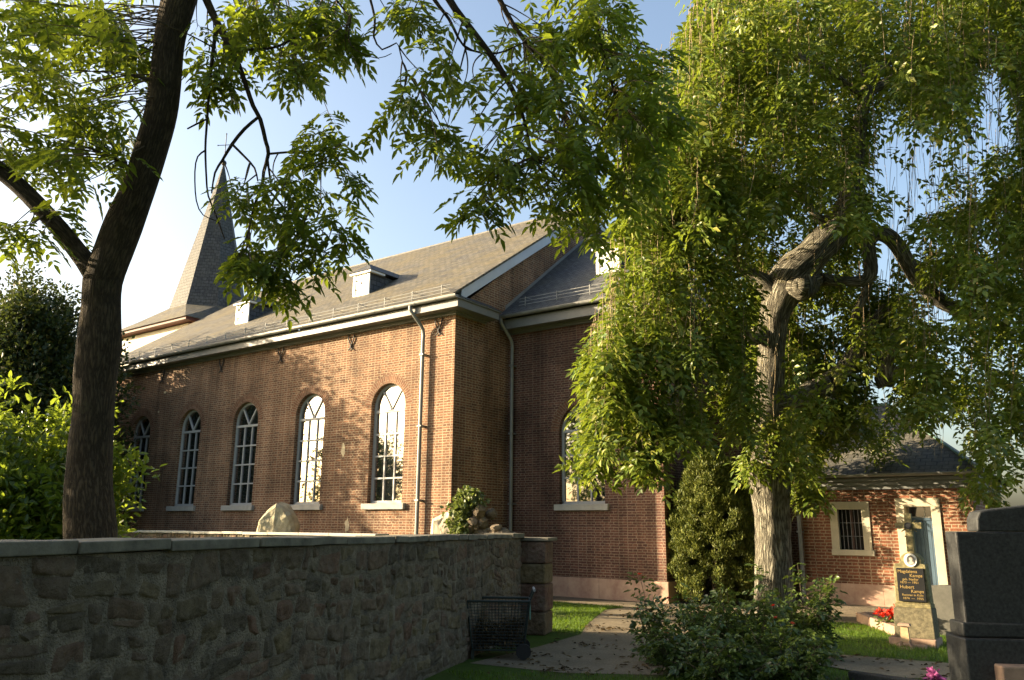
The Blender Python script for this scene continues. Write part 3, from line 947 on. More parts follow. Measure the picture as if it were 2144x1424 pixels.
# cornice, gutter, roof
mb = MB()
for o, z0, z1 in ((.05, 0, .09), (.11, .091, .19), (.2, .191, .26)):
    mb.box(AX0, AX1 + o, AY0 - o, AY0 - .001, ZT + z0, ZT + z1)
    mb.box(AX1 + .001, AX1 + o, AY0, AY1, ZT + z0, ZT + z1)
mb.build("cornice", M['trim'], annex)
gutter(AX0, AX1 + .3, AY0 - .30, ZT + .34, .065, annex)
mb = MB()
e0y, e1x, ez = AY0 - .27, AX1 + .27, ZT + .33
ry, rz = 23.75, 5.05
rxe = -4.55
e1y = 2 * ry - e0y
mb.poly([(AX0 - .1, e0y, ez), (e1x, e0y, ez), (rxe, ry, rz), (AX0 - .1, ry, rz)])
mb.poly([(e1x, e0y, ez), (e1x, e1y, ez), (rxe, ry, rz)])
mb.poly([(e1x, e1y, ez), (AX0 - .1, e1y, ez), (AX0 - .1, ry, rz), (rxe, ry, rz)])
mb.poly([(AX0 - .1, e0y, ez - .05), (AX0 - .1, e1y, ez - .05), (e1x, e1y, ez - .05), (e1x, e0y, ez - .05)])
mb.poly([(AX0 - .1, e0y, ez), (AX0 - .1, e0y, ez - .05), (e1x, e0y, ez - .05), (e1x, e0y, ez)])
mb.poly([(AX0 - .1, e0y, ez - .05), (AX0 - .1, e0y, ez), (AX0 - .1, ry, rz), (AX0 - .1, e1y, ez), (AX0 - .1, e1y, ez - .05)])
mb.build("annex_roof", M['slate_annex'], annex)
mb = MB(); mb.tube([(AX0 - .1, ry, rz + .015), (rxe, ry, rz + .015)], .05, 6); mb.tube([(rxe, ry, rz + .015), (e1x, e0y, ez + .02)], .03, 5)
mb.build("ridge_cap", flat("green_copper", (.12, .22, .19), .6, .2, 4, 0), annex)
downpipe(AX0 + .06, AY0, ZT + .3, AY0 - .30, parent=annex, dx=.05)

AS = 0.93
annex.location = Vector((0, 0, EYE)) + AS * (annex.location - Vector((0, 0, EYE)))
annex.scale = (AS, AS, AS)
mb = MB(); mb.box(-7.4, 2.0, 18.9, 24.5, -.2, .115); tag(mb.build("annex_terrace", M['drain']), kind='structure')

# ================================================================== FOREGROUND STONE WALL
WA = Vector((-3.45, -1.2)); WB = Vector((-8.08, 11.45))
wd_ = (WB - WA).normalized(); wnrm = Vector((wd_.y, -wd_.x))        # towards the camera
WL = (WB - WA).length
WH_ = 1.56
wall = empty("stone_wall", ((WA.x + WB.x) / 2, (WA.y + WB.y) / 2, 0), "long shaded rubble stone wall with flat slab coping in the foreground", "wall")
def wp(s, h, o):
    p = WA + wd_ * s + wnrm * o
    return Vector((p.x, p.y, h))
mb = MB()
for s0, s1, o0, o1 in ((0, WL, 0.0, -.38),):
    k = [mb.add(wp(s, z, o)) for z in (0, WH_ - .03) for s, o in ((s0, o0), (s1, o0), (s1, o1), (s0, o1))]
    for q in ((3, 2, 1, 0), (4, 5, 6, 7), (0, 1, 5, 4), (1, 2, 6, 5), (2, 3, 7, 6), (3, 0, 4, 7)): mb.f.append([k[i] for i in q])
mb.build("mortar_core", M['mortar'], wall)

def stones(surf, L, H, depth, seed, hmin=.12, hmax=.30, z0=0.0):
    """irregular coursed rubble laid on surf(s, h, out) -> verts, quads"""
    r_ = random.Random(seed)
    V, Fq = [], []
    def wob(s, h):
        return (0.025 * math.sin(s * 3.1 + h * 5.0 + seed) + 0.018 * math.sin(s * 7.3 - h * 3 + 2 * seed),
                0.040 * math.sin(s * 2.3 + 1.3 * h + seed) + 0.022 * math.sin(s * 5.9 + h * 2.1))
    z = z0
    while z < H - .03:
        hh = min(r_.uniform(hmin, hmax), H - z)
        if H - z - hh < .07: hh = H - z
        s = -r_.uniform(0, .2)
        while s < L:
            w = hh * r_.uniform(.7, 1.9)
            split = hh > .17 and r_.random() < .38
            cells = [(s, s + w, z, z + hh)]
            if split:
                zm = z + hh * r_.uniform(.4, .6); wm = s + w * r_.uniform(.35, .65)
                if r_.random() < .6: cells = [(s, s + w, z, zm), (s, s + w, zm, z + hh)]
                else: cells = [(s, wm, z, z + hh), (wm, s + w, z, zm), (wm, s + w, zm, z + hh)]
            for a, b, c, d in cells:
                a, b = max(a, 0), min(b, L)
                if b - a < .05: continue
                g = r_.uniform(.001, .009)
                nx = max(6, min(14, int((b - a) / .028))); nz = max(6, min(12, int((d - c) / .028)))
                jit = [(r_.uniform(-.042, .042), r_.uniform(-.035, .035)) for _ in range(4)]
                tilt = r_.uniform(-.016, .016); tl2 = r_.uniform(-.016, .016)
                dd = depth * r_.uniform(.35, 1.1)
                ph = [r_.uniform(0, 6) for _ in range(4)]
                base = len(V)
                rnd = r_.uniform(5, 18)
                for j in range(nz + 1):
                    for i in range(nx + 1):
                        u, v = i / nx, j / nz
                        jx = sum(jit[k][0] * wgt for k, wgt in enumerate(((1 - u) * (1 - v), u * (1 - v), u * v, (1 - u) * v)))
                        jz = sum(jit[k][1] * wgt for k, wgt in enumerate(((1 - u) * (1 - v), u * (1 - v), u * v, (1 - u) * v)))
                        uu, vv = 2 * u - 1, 2 * v - 1
                        # superellipse corners
                        q = (abs(uu) ** rnd + abs(vv) ** rnd) ** (1 / rnd)
                        mx = max(abs(uu), abs(vv))
                        kf = mx / q if q > 1e-6 else 1
                        uu, vv = uu * kf, vv * kf
                        ss = (a + b) / 2 + uu * ((b - a) / 2 - g) + jx
                        zz = (c + d) / 2 + vv * ((d - c) / 2 - g) + jz
                        ws, wz = wob(ss, zz)
                        edge = min(1, (1 - mx) / .1)
                        prof = 1 - (1 - edge) ** 2.4
                        o = -.02 + (dd + .02) * prof + tilt * uu + tl2 * vv + .009 * math.sin(ss * 31 + ph[0]) * math.sin(zz * 27 + ph[1]) * prof + .006 * math.sin(ss * 63 + ph[2]) * math.sin(zz * 58 + ph[3])
                        if mx > .999: o = -.03
                        V.append(surf(ss + ws, max(0.0, zz + wz), o))
                for j in range(nz):
                    for i in range(nx):
                        k = base + j * (nx + 1) + i
                        Fq.append((k, k + 1, k + nx + 2, k + nx + 1))
            s += w
        z += hh
    return np.array([tuple(v) for v in V]), np.array(Fq)
V, Q = stones(lambda s, h, o: wp(s, min(h, WH_ - .035), o), WL - .15, WH_ - .035, .018, 5)
np_mesh("rubble_stones", V, Q, M['stonewall'], wall, smooth=True)
# end pier standing proud of the wall towards the path
mb = MB()
r_ = random.Random(3)
PS0, PS1, PO0, PO1 = WL - .15, WL + .42, -.45, .42
z = 0
zs_ = [0, .36, .80, 1.12, 1.48]
for z0, z1 in zip(zs_[:-1], zs_[1:]):
    j = r_.uniform(-.012, .012)
    k = [mb.add(wp(s, zz, o)) for zz in (z0 + .005, z1 - .004) for s, o in ((PS0 + j, PO1 + j), (PS1 + j, PO1 + j), (PS1 + j, PO0), (PS0 + j, PO0))]
    for q in ((3, 2, 1, 0), (4, 5, 6, 7), (0, 1, 5, 4), (1, 2, 6, 5), (2, 3, 7, 6), (3, 0, 4, 7)): mb.f.append([k[i] for i in q])
pm = rubble_mat(); pm.name = "pier_stone"
for nd in pm.node_tree.nodes:
    if nd.type == 'VALTORGB' and len(nd.color_ramp.elements) == 7:
        for el, c_ in zip(nd.color_ramp.elements, ((.16, .085, .06), (.19, .14, .07), (.17, .10, .07), (.15, .12, .07), (.18, .095, .07), (.2, .15, .075), (.14, .10, .07))): el.color = (*c_, 1)
mb.build("end_pier", pm, wall, bevel=.03)
# coping slabs
mb = MB()
s = -0.1
r_ = random.Random(12)
while s < WL - .1:
    l = r_.choice((.32, .38, .45, .62, .85, 1.05)) * r_.uniform(.9, 1.1)
    e = min(s + l, WL - .12)
    th = r_.uniform(.055, .075); dz = r_.uniform(-.006, .004); tl = r_.uniform(-.006, .006); ov = .045 + r_.uniform(-.014, .018)
    k = []
    for zz in (0, 1):
        for ss, o in ((s + .004, ov), (e - .004, ov), (e - .004, -.44), (s + .004, -.44)):
            t_ = (ss - s) / l * 2 - 1
            k.append(mb.add(wp(ss, WH_ - .025 + dz + zz * th + tl * t_, o + r_.uniform(-.006, .006))))
    for q in ((3, 2, 1, 0), (4, 5, 6, 7), (0, 1, 5, 4), (1, 2, 6, 5), (2, 3, 7, 6), (3, 0, 4, 7)): mb.f.append([k[i] for i in q])
    s = e
    if e >= WL - .121: break
k = [mb.add(wp(s_, zz, o)) for zz in (1.483, 1.535) for s_, o in ((PS0 - .10, PO1 + .06), (PS1 + .07, PO1 + .06), (PS1 + .07, PO0 - .06), (PS0 - .10, PO0 - .06))]
mb.build("coping_slabs", M['coping'], wall, bevel=.008)
mb = MB()
k = [mb.add(wp(s_, zz, o)) for zz in (1.484, 1.54) for s_, o in ((PS0 - .02, PO1 + .06), (PS1 + .07, PO1 + .06), (PS1 + .07, PO0 - .06), (PS0 - .02, PO0 - .06))]
for q in ((3, 2, 1, 0), (4, 5, 6, 7), (0, 1, 5, 4), (1, 2, 6, 5), (2, 3, 7, 6), (3, 0, 4, 7)): mb.f.append([kk for kk in (k[i] for i in q)])
mb.build("pier_cap", M['coping'], wall, bevel=.01)

# ================================================================== LOW WALL BY THE CHURCH
low = empty("low_stone_wall", (-20, 13.5, 0), "low sunlit stone wall with flat coping in front of the church", "wall")
mb = MB(); mb.box(-34, -13.6, 13.53, 13.85, 0, 1.46); mb.build("mortar_core", M['mortar'], low)
V, Q = stones(lambda s, h, o: (-34 + s, 13.53 - o, h), 20.3, 1.46, .04, 9, z0=.9)
pale = rubble_mat(); pale.name = "pale_rubble"
np_mesh("rubble_stones", V, Q, pale, low, smooth=True)
mb = MB()
x = -34.0
r_ = random.Random(2)
while x < -13.65:
    l = r_.uniform(.5, 1.3); e = min(x + l, -13.6); dz = r_.uniform(-.006, .006)
    mb.box(x + .004, e - .004, 13.45, 13.9, 1.465 + dz, 1.53 + dz); x = e
mb.build("coping_slabs", M['sill'], low, bevel=.008)

# ================================================================== ROCKS
def rock(name, c, size, mat, seed, label, cat, group=None, pointy=0.0, parent=None, sub=3):
    r_ = random.Random(seed)
    import bmesh
    bm = bmesh.new()
    bmesh.ops.create_icosphere(bm, subdivisions=sub, radius=1.0)
    planes = []
    for _ in range(9):
        n = Vector((r_.uniform(-1, 1), r_.uniform(-1, 1), r_.uniform(-.6, 1))).normalized(); planes.append((n, r_.uniform(.62, .9)))
    for v in bm.verts:
        p = v.co.copy()
        for n, d in planes:
            t = p.dot(n) - d
            if t > 0: p -= n * t * .92
        p += p.normalized() * (.05 * math.sin(p.x * 7 + seed) * math.sin(p.y * 6) + .03 * math.sin(p.z * 13 + seed))
        if pointy and p.z > 0:
            k = 1 - pointy * max(0, p.z)
            p.x *= k; p.y *= k
        v.co = Vector((p.x * size[0], p.y * size[1], p.z * size[2]))
    me = bpy.data.meshes.new(name); bm.to_mesh(me); bm.free()
    me.materials.append(mat)
    o = bpy.data.objects.new(name, me); COL.objects.link(o)
    o.location = c
    if parent is not None: o.parent = parent; o.location = Vector(c) - world_loc(parent)
    if label: tag(o, label, cat, group)
    return o

def slab_stone(name, base, outline, thick, mat, rot, label, cat, seed):
    """rough hewn standing stone: outline (x,z), thickness, with chipped faces"""
    r_ = random.Random(seed)
    mb = MB()
    n = len(outline)
    cx = sum(p[0] for p in outline) / n; cz = sum(p[1] for p in outline) / n
    rings = []
    for y, k in ((-thick / 2, .86), (-thick * .3, .98), (thick * .3, 1.0), (thick / 2, .88)):
        rings.append([mb.add((cx + (x - cx) * k + r_.uniform(-.02, .02), y + r_.uniform(-.03, .03), max(0, cz + (z - cz) * k + r_.uniform(-.015, .015)))) for x, z in outline])
    for a, b in zip(rings[:-1], rings[1:]):
        for i in range(n):
            j = (i + 1) % n
            mb.f.append([a[j], a[i], b[i], b[j]])
    for ring, s in ((rings[0], 1), (rings[-1], -1)):
        c = mb.add((cx + r_.uniform(-.06, .06), s * -(thick / 2 + .05), cz + r_.uniform(-.1, .1)))
        for i in range(n):
            j = (i + 1) % n
            mb.f.append([ring[i], ring[j], c] if s > 0 else [ring[j], ring[i], c])
    o = mb.build(name, mat)
    o.location = base; o.rotation_euler.z = rot
    sd = o.modifiers.new("subdivide", 'SUBSURF'); sd.subdivision_type = 'SIMPLE'; sd.levels = 4; sd.render_levels = 4
    for sz, st in ((.45, .10), (.12, .035)):
        tx = bpy.data.textures.new("chips", 'CLOUDS'); tx.noise_scale = sz; tx.noise_depth = 4
        dp = o.modifiers.new("chips", 'DISPLACE'); dp.texture = tx; dp.strength = st; dp.mid_level = .5; dp.texture_coords = 'LOCAL'
    return tag(o, label, cat)
slab_stone("memorial_stone", (-17.75, 14.0, 0), [(-.55, 0), (.55, 0), (.56, 1.2), (.52, 1.75), (.40, 2.0), (.16, 2.24), (-.02, 2.30), (-.22, 2.14), (-.50, 1.86), (-.54, 1.2)], .55, M['pale_rock'], math.radians(28), "pale pointed rough-hewn memorial stone behind the wall, below the church windows", "stone", 4)
slab_stone("leaning_slab", (-11.35, 13.45, 0), [(-.45, 0), (.55, 0), (.55, 2.25), (.28, 2.2), (-.1, 2.0), (-.43, 1.88)], .3, flat("smooth_cream_stone", (.50, .42, .30), .9, .12, 4, .3), math.radians(20), "smooth cream stone slab with sloping top beside the ivy-covered rocks", "stone", 6)
grot = empty("rock_pile", (-10.3, 13.2, 0), "heap of brown grotto rocks rising behind the wall end", "rock pile")
r_ = random.Random(21)
mbg = MB()
for i in range(78):
    t = r_.random()
    x = -11.0 + t * 1.75 + r_.uniform(-.1, .1)
    top = 2.32 - .78 * max(0, (t - .15)) - .25 * (t > .6)
    z = r_.uniform(.78, 1.0) * top if i < 60 else r_.uniform(.2, top)
    s = r_.uniform(.07, .16)
    rock("rock", (x, 13.2 + r_.uniform(-.25, .3), z - s * .6), (s * r_.uniform(.8, 1.4), s, s * r_.uniform(.7, 1.2)), M['brown_rock'], i + 50, None, None, parent=grot, sub=2)

# ================================================================== LEAVES
def unit(a): return a / np.maximum(1e-9, np.linalg.norm(a, axis=-1, keepdims=True))

def leaflets(base, d, nrm, ln, wd, hex_=True, fold=0.25):
    """pointed leaf blades; base,d,nrm (n,3); ln,wd (n,) -> verts, quads"""
    n = len(base)
    s = unit(np.cross(d, nrm)); up = np.cross(s, d)
    L, Wd = ln[:, None], wd[:, None]
    if hex_:
        droop = -0.10 * L * np.array([0, 0, 1.0])
        v = np.stack([base, base + d * L * .33 + s * Wd * .5 + up * Wd * fold, base + d * L * .70 + s * Wd * .36 + up * Wd * fold * .7 + droop * .4, base + d * L + droop,
                      base + d * L * .70 - s * Wd * .36 + up * Wd * fold * .7 + droop * .4, base + d * L * .33 - s * Wd * .5 + up * Wd * fold], 1)
        k = np.arange(n)[:, None] * 6
        f = np.concatenate([k + np.array([[0, 1, 2, 3]]), k + np.array([[0, 3, 4, 5]])], 0)
    else:
        v = np.stack([base, base + d * L * .45 + s * Wd * .5 + up * Wd * fold, base + d * L, base + d * L * .45 - s * Wd * .5 + up * Wd * fold], 1)
        k = np.arange(n)[:, None] * 4
        f = np.concatenate([k + np.array([[0, 1, 2]]), k + np.array([[0, 2, 3]])], 0)
    return v.reshape(-1, 3), f

def compound(P, D, L, pairs=4, lf=0.42, wf=0.36, hex_=True, droop=0.35, spread=1.05):
    """pinnate leaves at P along D (n,3), rachis length L (n,)"""
    n = len(P)
    Z = np.array([0, 0, 1.0])
    rv = rng.normal(0, .35, (n, 3)) + Z
    S = unit(np.cross(D, rv)); Nn = unit(np.cross(S, D))
    B, Dl, Nl, Ln = [], [], [], []
    ts = np.linspace(.34, .92, pairs)
    for t in ts:
        pos = P + D * (L * t)[:, None] - Z * (droop * L * t * t)[:, None]
        for sg in (-1, 1):
            a = spread + rng.normal(0, .15, n)
            dl = unit(S * (sg * np.sin(a))[:, None] + D * np.cos(a)[:, None] - Z * (.35 * droop + rng.normal(0, .12, n))[:, None])
            B.append(pos); Dl.append(dl); Nl.append(unit(Nn + rng.normal(0, .25, (n, 3)))); Ln.append(L * lf * (.85 + .3 * rng.random(n)) * (1 - .35 * abs(t - .6)))
    pos = P + D * L[:, None] - Z * (droop * L)[:, None]
    B.append(pos); Dl.append(unit(D - Z * droop)); Nl.append(Nn); Ln.append(L * lf * 1.05)
    B, Dl, Nl, Ln = map(np.concatenate, (B, Dl, Nl, Ln))
    return leaflets(B, Dl, Nl, Ln, Ln * wf, hex_)

class Twigs:
    """many thin three-sided tubes in one mesh"""
    def __init__(self): self.V, self.F = [], []
    def add(self, pts, r0, r1):
        pts = np.asarray(pts, float); n = len(pts)
        base = sum(len(v) for v in self.V) if False else getattr(self, 'n', 0)
        t = np.gradient(pts, axis=0); t = unit(t)
        a = unit(np.cross(t, np.array([.37, .61, .7]))); b = np.cross(t, a)
        rr = np.linspace(r0, r1, n)[:, None]
        ring = np.stack([pts + (a * math.cos(k * 2.094) + b * math.sin(k * 2.094)) * rr for k in range(3)], 1).reshape(-1, 3)
        self.V.append(ring)
        for i in range(n - 1):
            for k in range(3):
                q = (k + 1) % 3
                self.F.append((base + i * 3 + k, base + i * 3 + q, base + i * 3 + 3 + q, base + i * 3 + 3 + k))
        self.n = base + n * 3
    def build(self, name, mat, parent): return np_mesh(name, np.concatenate(self.V), np.array(self.F), mat, parent)

# ================================================================== LEFT ASH TREE
DA = 6.4
ash_base = at(190, 1125, DA)
ash = empty("ash_tree", (ash_base[0], ash_base[1], 0), "tall ash tree with dark leaning forked trunk and feathery leaves right behind the wall", "tree")
limbs = []      # (points, radii) for attaching twigs
mb = MB()
def limb(rows, d=DA, n=10, wob=0.0, step=0.1):
    p, r = pxlimb(rows, d, step); mb.tube(p, r, n, True, wob); limbs.append(np.array(p)); return p, r
g0 = at(192, 1125, DA)
limb([(200, 1560, 62), (195, 1300, 54), (189, 1110, 50), (186, 1000, 45.5), (194, 880, 40), (199, 790, 41), (208, 710, 42.5), (213, 640, 38), (216, 590, 37.5), (232, 540, 37), (258, 470, 37.5), (290, 393, 33.5), (316, 315, 32), (337, 236, 32), (347, 157, 31), (356, 79, 31), (374, 0, 34, 6.4), (392, -80, 31, 6.4), (420, -220, 27, 6.4), (440, -420, 22, 6.3), (470, -700, 14, 6.2), (500, -950, 6, 6.2)], n=22, wob=.022, step=.07)
limb([(205, 575, 30), (178, 545, 21), (140, 497, 19), (110, 462, 18), (80, 430, 18), (40, 390, 17.5), (0, 357, 17), (-60, 310, 16), (-160, 220, 13, 6.3), (-260, 60, 9, 6.2)], n=14, wob=.03)
limb([(262, 340, 12), (252, 342, 9), (249, 335, 7)], n=8)
limb([(405, -60, 10), (428, -10, 8.5), (447, 32, 8), (470, 78, 7), (497, 130, 6), (512, 170, 5), (530, 222, 4.7), (545, 250, 4.5), (556, 295, 4.2), (562, 322, 4), (552, 360, 3.4), (549, 385, 3.2), (530, 440, 2.6), (518, 500, 2), (514, 560, 1.5)], step=.06)
limb([(455, 50, 4.5), (447, 100, 4), (440, 160, 3.4), (436, 215, 3), (433, 260, 2.6), (430, 310, 2.3), (432, 370, 2), (436, 410, 1.8), (452, 450, 1.6), (470, 500, 1.2)], step=.06, n=6)
limb([(432, 250, 2), (415, 258, 2), (392, 270, 1.6)], step=.06, n=6)
limb([(430, 315, 2), (414, 328, 1.6), (408, 360, 1.5), (411, 420, 1.4), (425, 450, 1.2), (452, 462, 1)], step=.06, n=6)
limb([(540, 246, 3.2), (512, 270, 3.6), (486, 302, 3.6), (466, 335, 2.8), (450, 362, 2.2), (443, 405, 1.5)], step=.06, n=6)
limb([(486, 302, 2.8), (512, 328, 2.4), (533, 352, 2), (540, 380, 1.4)], step=.06, n=6)
limb([(566, 322, 2.8), (600, 319, 2.6), (640, 317, 2.2), (690, 316, 1.6)], step=.06, n=6)
limb([(552, 385, 2.4), (590, 430, 2.2), (630, 480, 2), (670, 520, 1.8), (705, 540, 1.4), (735, 538, 1), (746, 520, .8)], step=.06, n=6)
limb([(560, 330, 2.4), (565, 370, 2.2), (572, 395, 2), (600, 415, 1.6), (650, 440, 1.3), (700, 460, 1)], step=.06, n=6)
limb([(497, 105, 3.5), (540, 103, 3), (580, 98, 2.6), (630, 72, 2), (680, 50, 1.4)], step=.06, n=6)
limb([(430, 0, 5), (500, -40, 5), (580, -60, 4), (660, -50, 3), (720, 20, 2)], step=.08, n=6)
# limb arching over to the right above the frame and dropping back in
limb([(430, -330, 17, 6.3), (560, -420, 15, 6.2), (720, -350, 13, 6.0), (860, -160, 11, 5.9), (935, -10, 8, 5.9), (985, 60, 7, 5.9), (1025, 112, 6.5, 5.9), (1062, 168, 6, 5.9), (1085, 215, 4.5, 5.9), (1100, 260, 3, 5.9), (1115, 330, 2, 5.9)], step=.08)
limb([(870, -140, 6, 5.9), (900, -20, 5, 5.8), (940, 40, 3.5, 5.8), (970, 95, 2.5, 5.8), (1010, 112, 1.6, 5.8)], step=.06, n=6)
limb([(980, 60, 3, 5.9), (972, 95, 2.6, 5.9), (985, 105, 2.2, 5.9), (1040, 112, 2, 5.9), (1095, 90, 1.4, 5.9)], step=.06, n=6)
limb([(720, -350, 8, 6), (860, -250, 7, 6), (1010, -60, 6, 6.1), (1080, 60, 5, 6.1), (1150, 150, 3.5, 6.1), (1180, 230, 2.4, 6.1)], step=.08, n=7)
limb([(860, -250, 8, 6), (1050, -260, 8, 6.1), (1210, -60, 6, 6.3), (1260, 100, 4, 6.3), (1290, 210, 2.5, 6.3)], step=.08, n=7)
limb([(700, -300, 4, 6), (760, -60, 3, 5.9), (785, 40, 2.4, 5.8), (782, 75, 2, 5.8), (800, 104, 1.8, 5.8), (830, 90, 1.5, 5.8), (838, 110, 1.4, 5.8), (850, 150, 1.2, 5.8), (880, 190, 1, 5.8)], step=.05, n=6)
limb([(735, 30, 2, 5.9), (730, 80, 1.5, 5.9), (745, 105, 1.2, 5.9), (790, 122, 1, 5.9), (820, 112, .8, 5.9)], step=.05, n=6)
mb.build("trunk", M['bark_ash'], ash, smooth=True)

limb_pts = np.concatenate(limbs)
ash_reg = [   # cx, cy, rx, ry, n, depth, sd
    (60, 70, 120, 120, 30, 6.4, .5), (210, 130, 95, 110, 22, 6.5, .5), (60, 250, 120, 110, 28, 6.4, .5), (215, 260, 85, 90, 17, 6.5, .4), (110, 355, 110, 65, 14, 6.4, .4),
    (110, 470, 55, 50, 5, 6.2, .2), (25, 500, 30, 30, 3, 6.0, .1), (285, 100, 25, 60, 4, 6.5, .3), (120, -60, 200, 90, 18, 6.4, .6),
    (480, 70, 70, 75, 13, 6.5, .3), (600, 60, 90, 75, 22, 6.4, .4), (690, 45, 45, 65, 8, 6.4, .3), (460, 150, 40, 40, 4, 6.5, .2), (580, 140, 60, 35, 7, 6.4, .3), (620, 160, 20, 25, 2, 6.4, .1), (450, 185, 25, 15, 2, 6.4, .1),
    (670, 260, 40, 20, 3, 6.2, .2), (690, 310, 35, 40, 5, 6.2, .2), (640, 330, 40, 15, 2, 6.2, .1), (740, 380, 30, 30, 3, 6.2, .1), (655, 370, 40, 30, 2, 6.2, .2), (520, 395, 40, 33, 6, 6.2, .2), (600, 380, 30, 25, 3, 6.2, .1),
    (560, 440, 60, 30, 4, 6.2, .2), (690, 440, 45, 40, 5, 6.2, .2), (640, 470, 50, 35, 6, 6.2, .2), (565, 530, 62, 42, 13, 6.1, .2), (500, 548, 28, 26, 4, 6.1, .1), (610, 565, 40, 40, 6, 6.1, .2), (560, 590, 20, 30, 3, 6.1, .1), (660, 565, 25, 25, 3, 6.2, .1), (720, 505, 20, 20, 2, 6.2, .1),
    (840, 250, 35, 40, 4, 5.8, .1), (915, 300, 40, 30, 4, 5.8, .15), (985, 425, 45, 25, 5, 5.8, .1), (890, 60, 70, 60, 5, 5.9, .3), (900, 160, 50, 50, 4, 5.9, .2), (980, 180, 60, 50, 3, 5.9, .3), (1000, 280, 80, 60, 8, 5.9, .3), (1040, 340, 80, 45, 7, 5.9, .3), (1090, 400, 40, 25, 3, 5.9, .1), (1140, 420, 40, 25, 3, 6.0, .1),
    (1120, 60, 70, 60, 9, 6.1, .4), (1190, 140, 90, 80, 12, 6.2, .4), (1130, 210, 70, 60, 7, 6.1, .4), (1210, 260, 90, 60, 15, 6.2, .4), (1280, 120, 70, 110, 17, 6.4, .4), (1190, 350, 80, 60, 13, 6.1, .3), (1290, 330, 70, 70, 14, 6.4, .3), (1240, 420, 60, 40, 8, 6.2, .3), (1250, 20, 80, 50, 9, 6.3, .4), (1310, 230, 50, 60, 8, 6.4, .3), (1350, 130, 50, 60, 9, 6.5, .3), (1360, 300, 45, 80, 9, 6.5, .3), (1390, 210, 40, 70, 7, 6.6, .3), (1320, 400, 45, 40, 5, 6.4, .2), (1230, 470, 35, 30, 3, 6.2, .2), (800, 30, 60, 30, 3, 5.9, .2), (720, 110, 20, 30, 2, 6.0, .1), (730, 60, 25, 30, 3, 6.0, .1),
    # the crown above the picture
    (250, -300, 380, 200, 40, 6.5, .9), (800, -300, 380, 160, 30, 6.3, .9), (450, -650, 420, 260, 55, 6.5, 1.1), (1150, -160, 180, 110, 15, 6.3, .5),
]
tw = Twigs()
LP, LD, LL = [], [], []
for cx, cy, rx, ry, n, dep, sd in ash_reg:
    for _ in range(max(1, int(n * .98 + rng.random()))):
        a, q = rng.random() * 6.283, math.sqrt(rng.random())
        px, py = cx + rx * q * math.cos(a), cy + ry * q * math.sin(a)
        p = at(px, py, dep + rng.normal(0, sd))
        dd = np.linalg.norm(limb_pts - p - np.array([0, 0, .25]), axis=1)
        b = limb_pts[dd.argmin()]
        mid = (p + b) / 2 + np.array([0, 0, .10 * np.linalg.norm(p - b)]) + rng.normal(0, .04, 3)
        t = np.linspace(0, 1, 9)[:, None]
        L_ = np.linalg.norm(p - b)
        if L_ < 1.6: tw.add((1 - t) ** 2 * b + 2 * t * (1 - t) * mid + t * t * p, .0075, .003)
        else:
            e = p + unit(b - p) * .8; tw.add((1 - t) * e + t * p, .005, .003)
        td = unit(p - mid)
        k = rng.integers(4, 7)
        for j in range(k):
            az = rng.random() * 6.283
            o = np.array([math.cos(az), math.sin(az), rng.normal(-.1, .35)])
            LP.append(p - td * rng.random() * .10); LD.append(unit(o + td * .5)); LL.append(rng.uniform(.14, .23))
V, Q = compound(np.array(LP), np.array(LD), np.array(LL), pairs=4, lf=.45, wf=.39, droop=.45)
tw2 = Twigs()
for p, d, l in zip(LP, LD, LL):
    t = np.linspace(0, 1, 4)[:, None]
    tw.add(p + d * l * t - np.array([0, 0, 1.0]) * (.45 * l) * t * t, .0014, .0008)
tw.build("twigs", M['twig'], ash)
np_mesh("crown", V, Q, M['leaf_ash'], ash)

# ================================================================== WEEPING ASH
DW = 16.2
wb = at(1612, 1300, DW)
weep = empty("weeping_ash", (wb[0], wb[1], 0), "gnarled weeping ash with ridged pale trunk and curtains of hanging leafy twigs before the church", "tree")
mb = MB(); limbs = []
limb([(1622, 1340, 50), (1620, 1290, 44), (1620, 1230, 38), (1619, 1150, 36), (1617, 1080, 36), (1612, 1015, 42), (1610, 978, 45), (1608, 940, 33), (1606, 900, 29), (1607, 850, 30), (1611, 800, 30), (1615, 750, 27), (1619, 700, 26), (1622, 660, 30), (1634, 620, 38), (1648, 595, 43), (1662, 575, 42), (1690, 545, 36), (1712, 522, 33), (1735, 498, 32), (1752, 475, 28), (1763, 450, 22), (1775, 415, 20), (1783, 380, 18), (1790, 330, 17), (1795, 280, 15), (1808, 220, 13), (1812, 140, 11), (1800, 40, 8), (1790, -80, 6)], DW, n=26, wob=.05, step=.09)
limb([(1630, 630, 30), (1607, 600, 22), (1585, 582, 16), (1562, 565, 14), (1540, 545, 12, 15.8), (1515, 500, 10, 15.4), (1500, 430, 9, 15.2), (1480, 360, 8, 15), (1440, 300, 6, 14.8)], DW, n=12, wob=.06)
limb([(1660, 600, 28, 16), (1680, 602, 30, 15.85), (1690, 598, 27, 15.75), (1693, 595, 24, 15.68)], DW, n=14, wob=.06)
limb([(1690, 595, 20, 16), (1720, 585, 14), (1770, 590, 11), (1812, 587, 13), (1823, 570, 14), (1820, 535, 14), (1818, 505, 15), (1835, 490, 17), (1855, 493, 17), (1880, 515, 16), (1900, 550, 15), (1920, 585, 15), (1950, 615, 15), (1985, 640, 14), (2030, 655, 12), (2080, 670, 9), (2130, 720, 6)], DW, n=14, wob=.06)
limb([(1822, 575, 9), (1810, 620, 9), (1795, 650, 9), (1790, 668, 8)], DW, n=10, wob=.05)
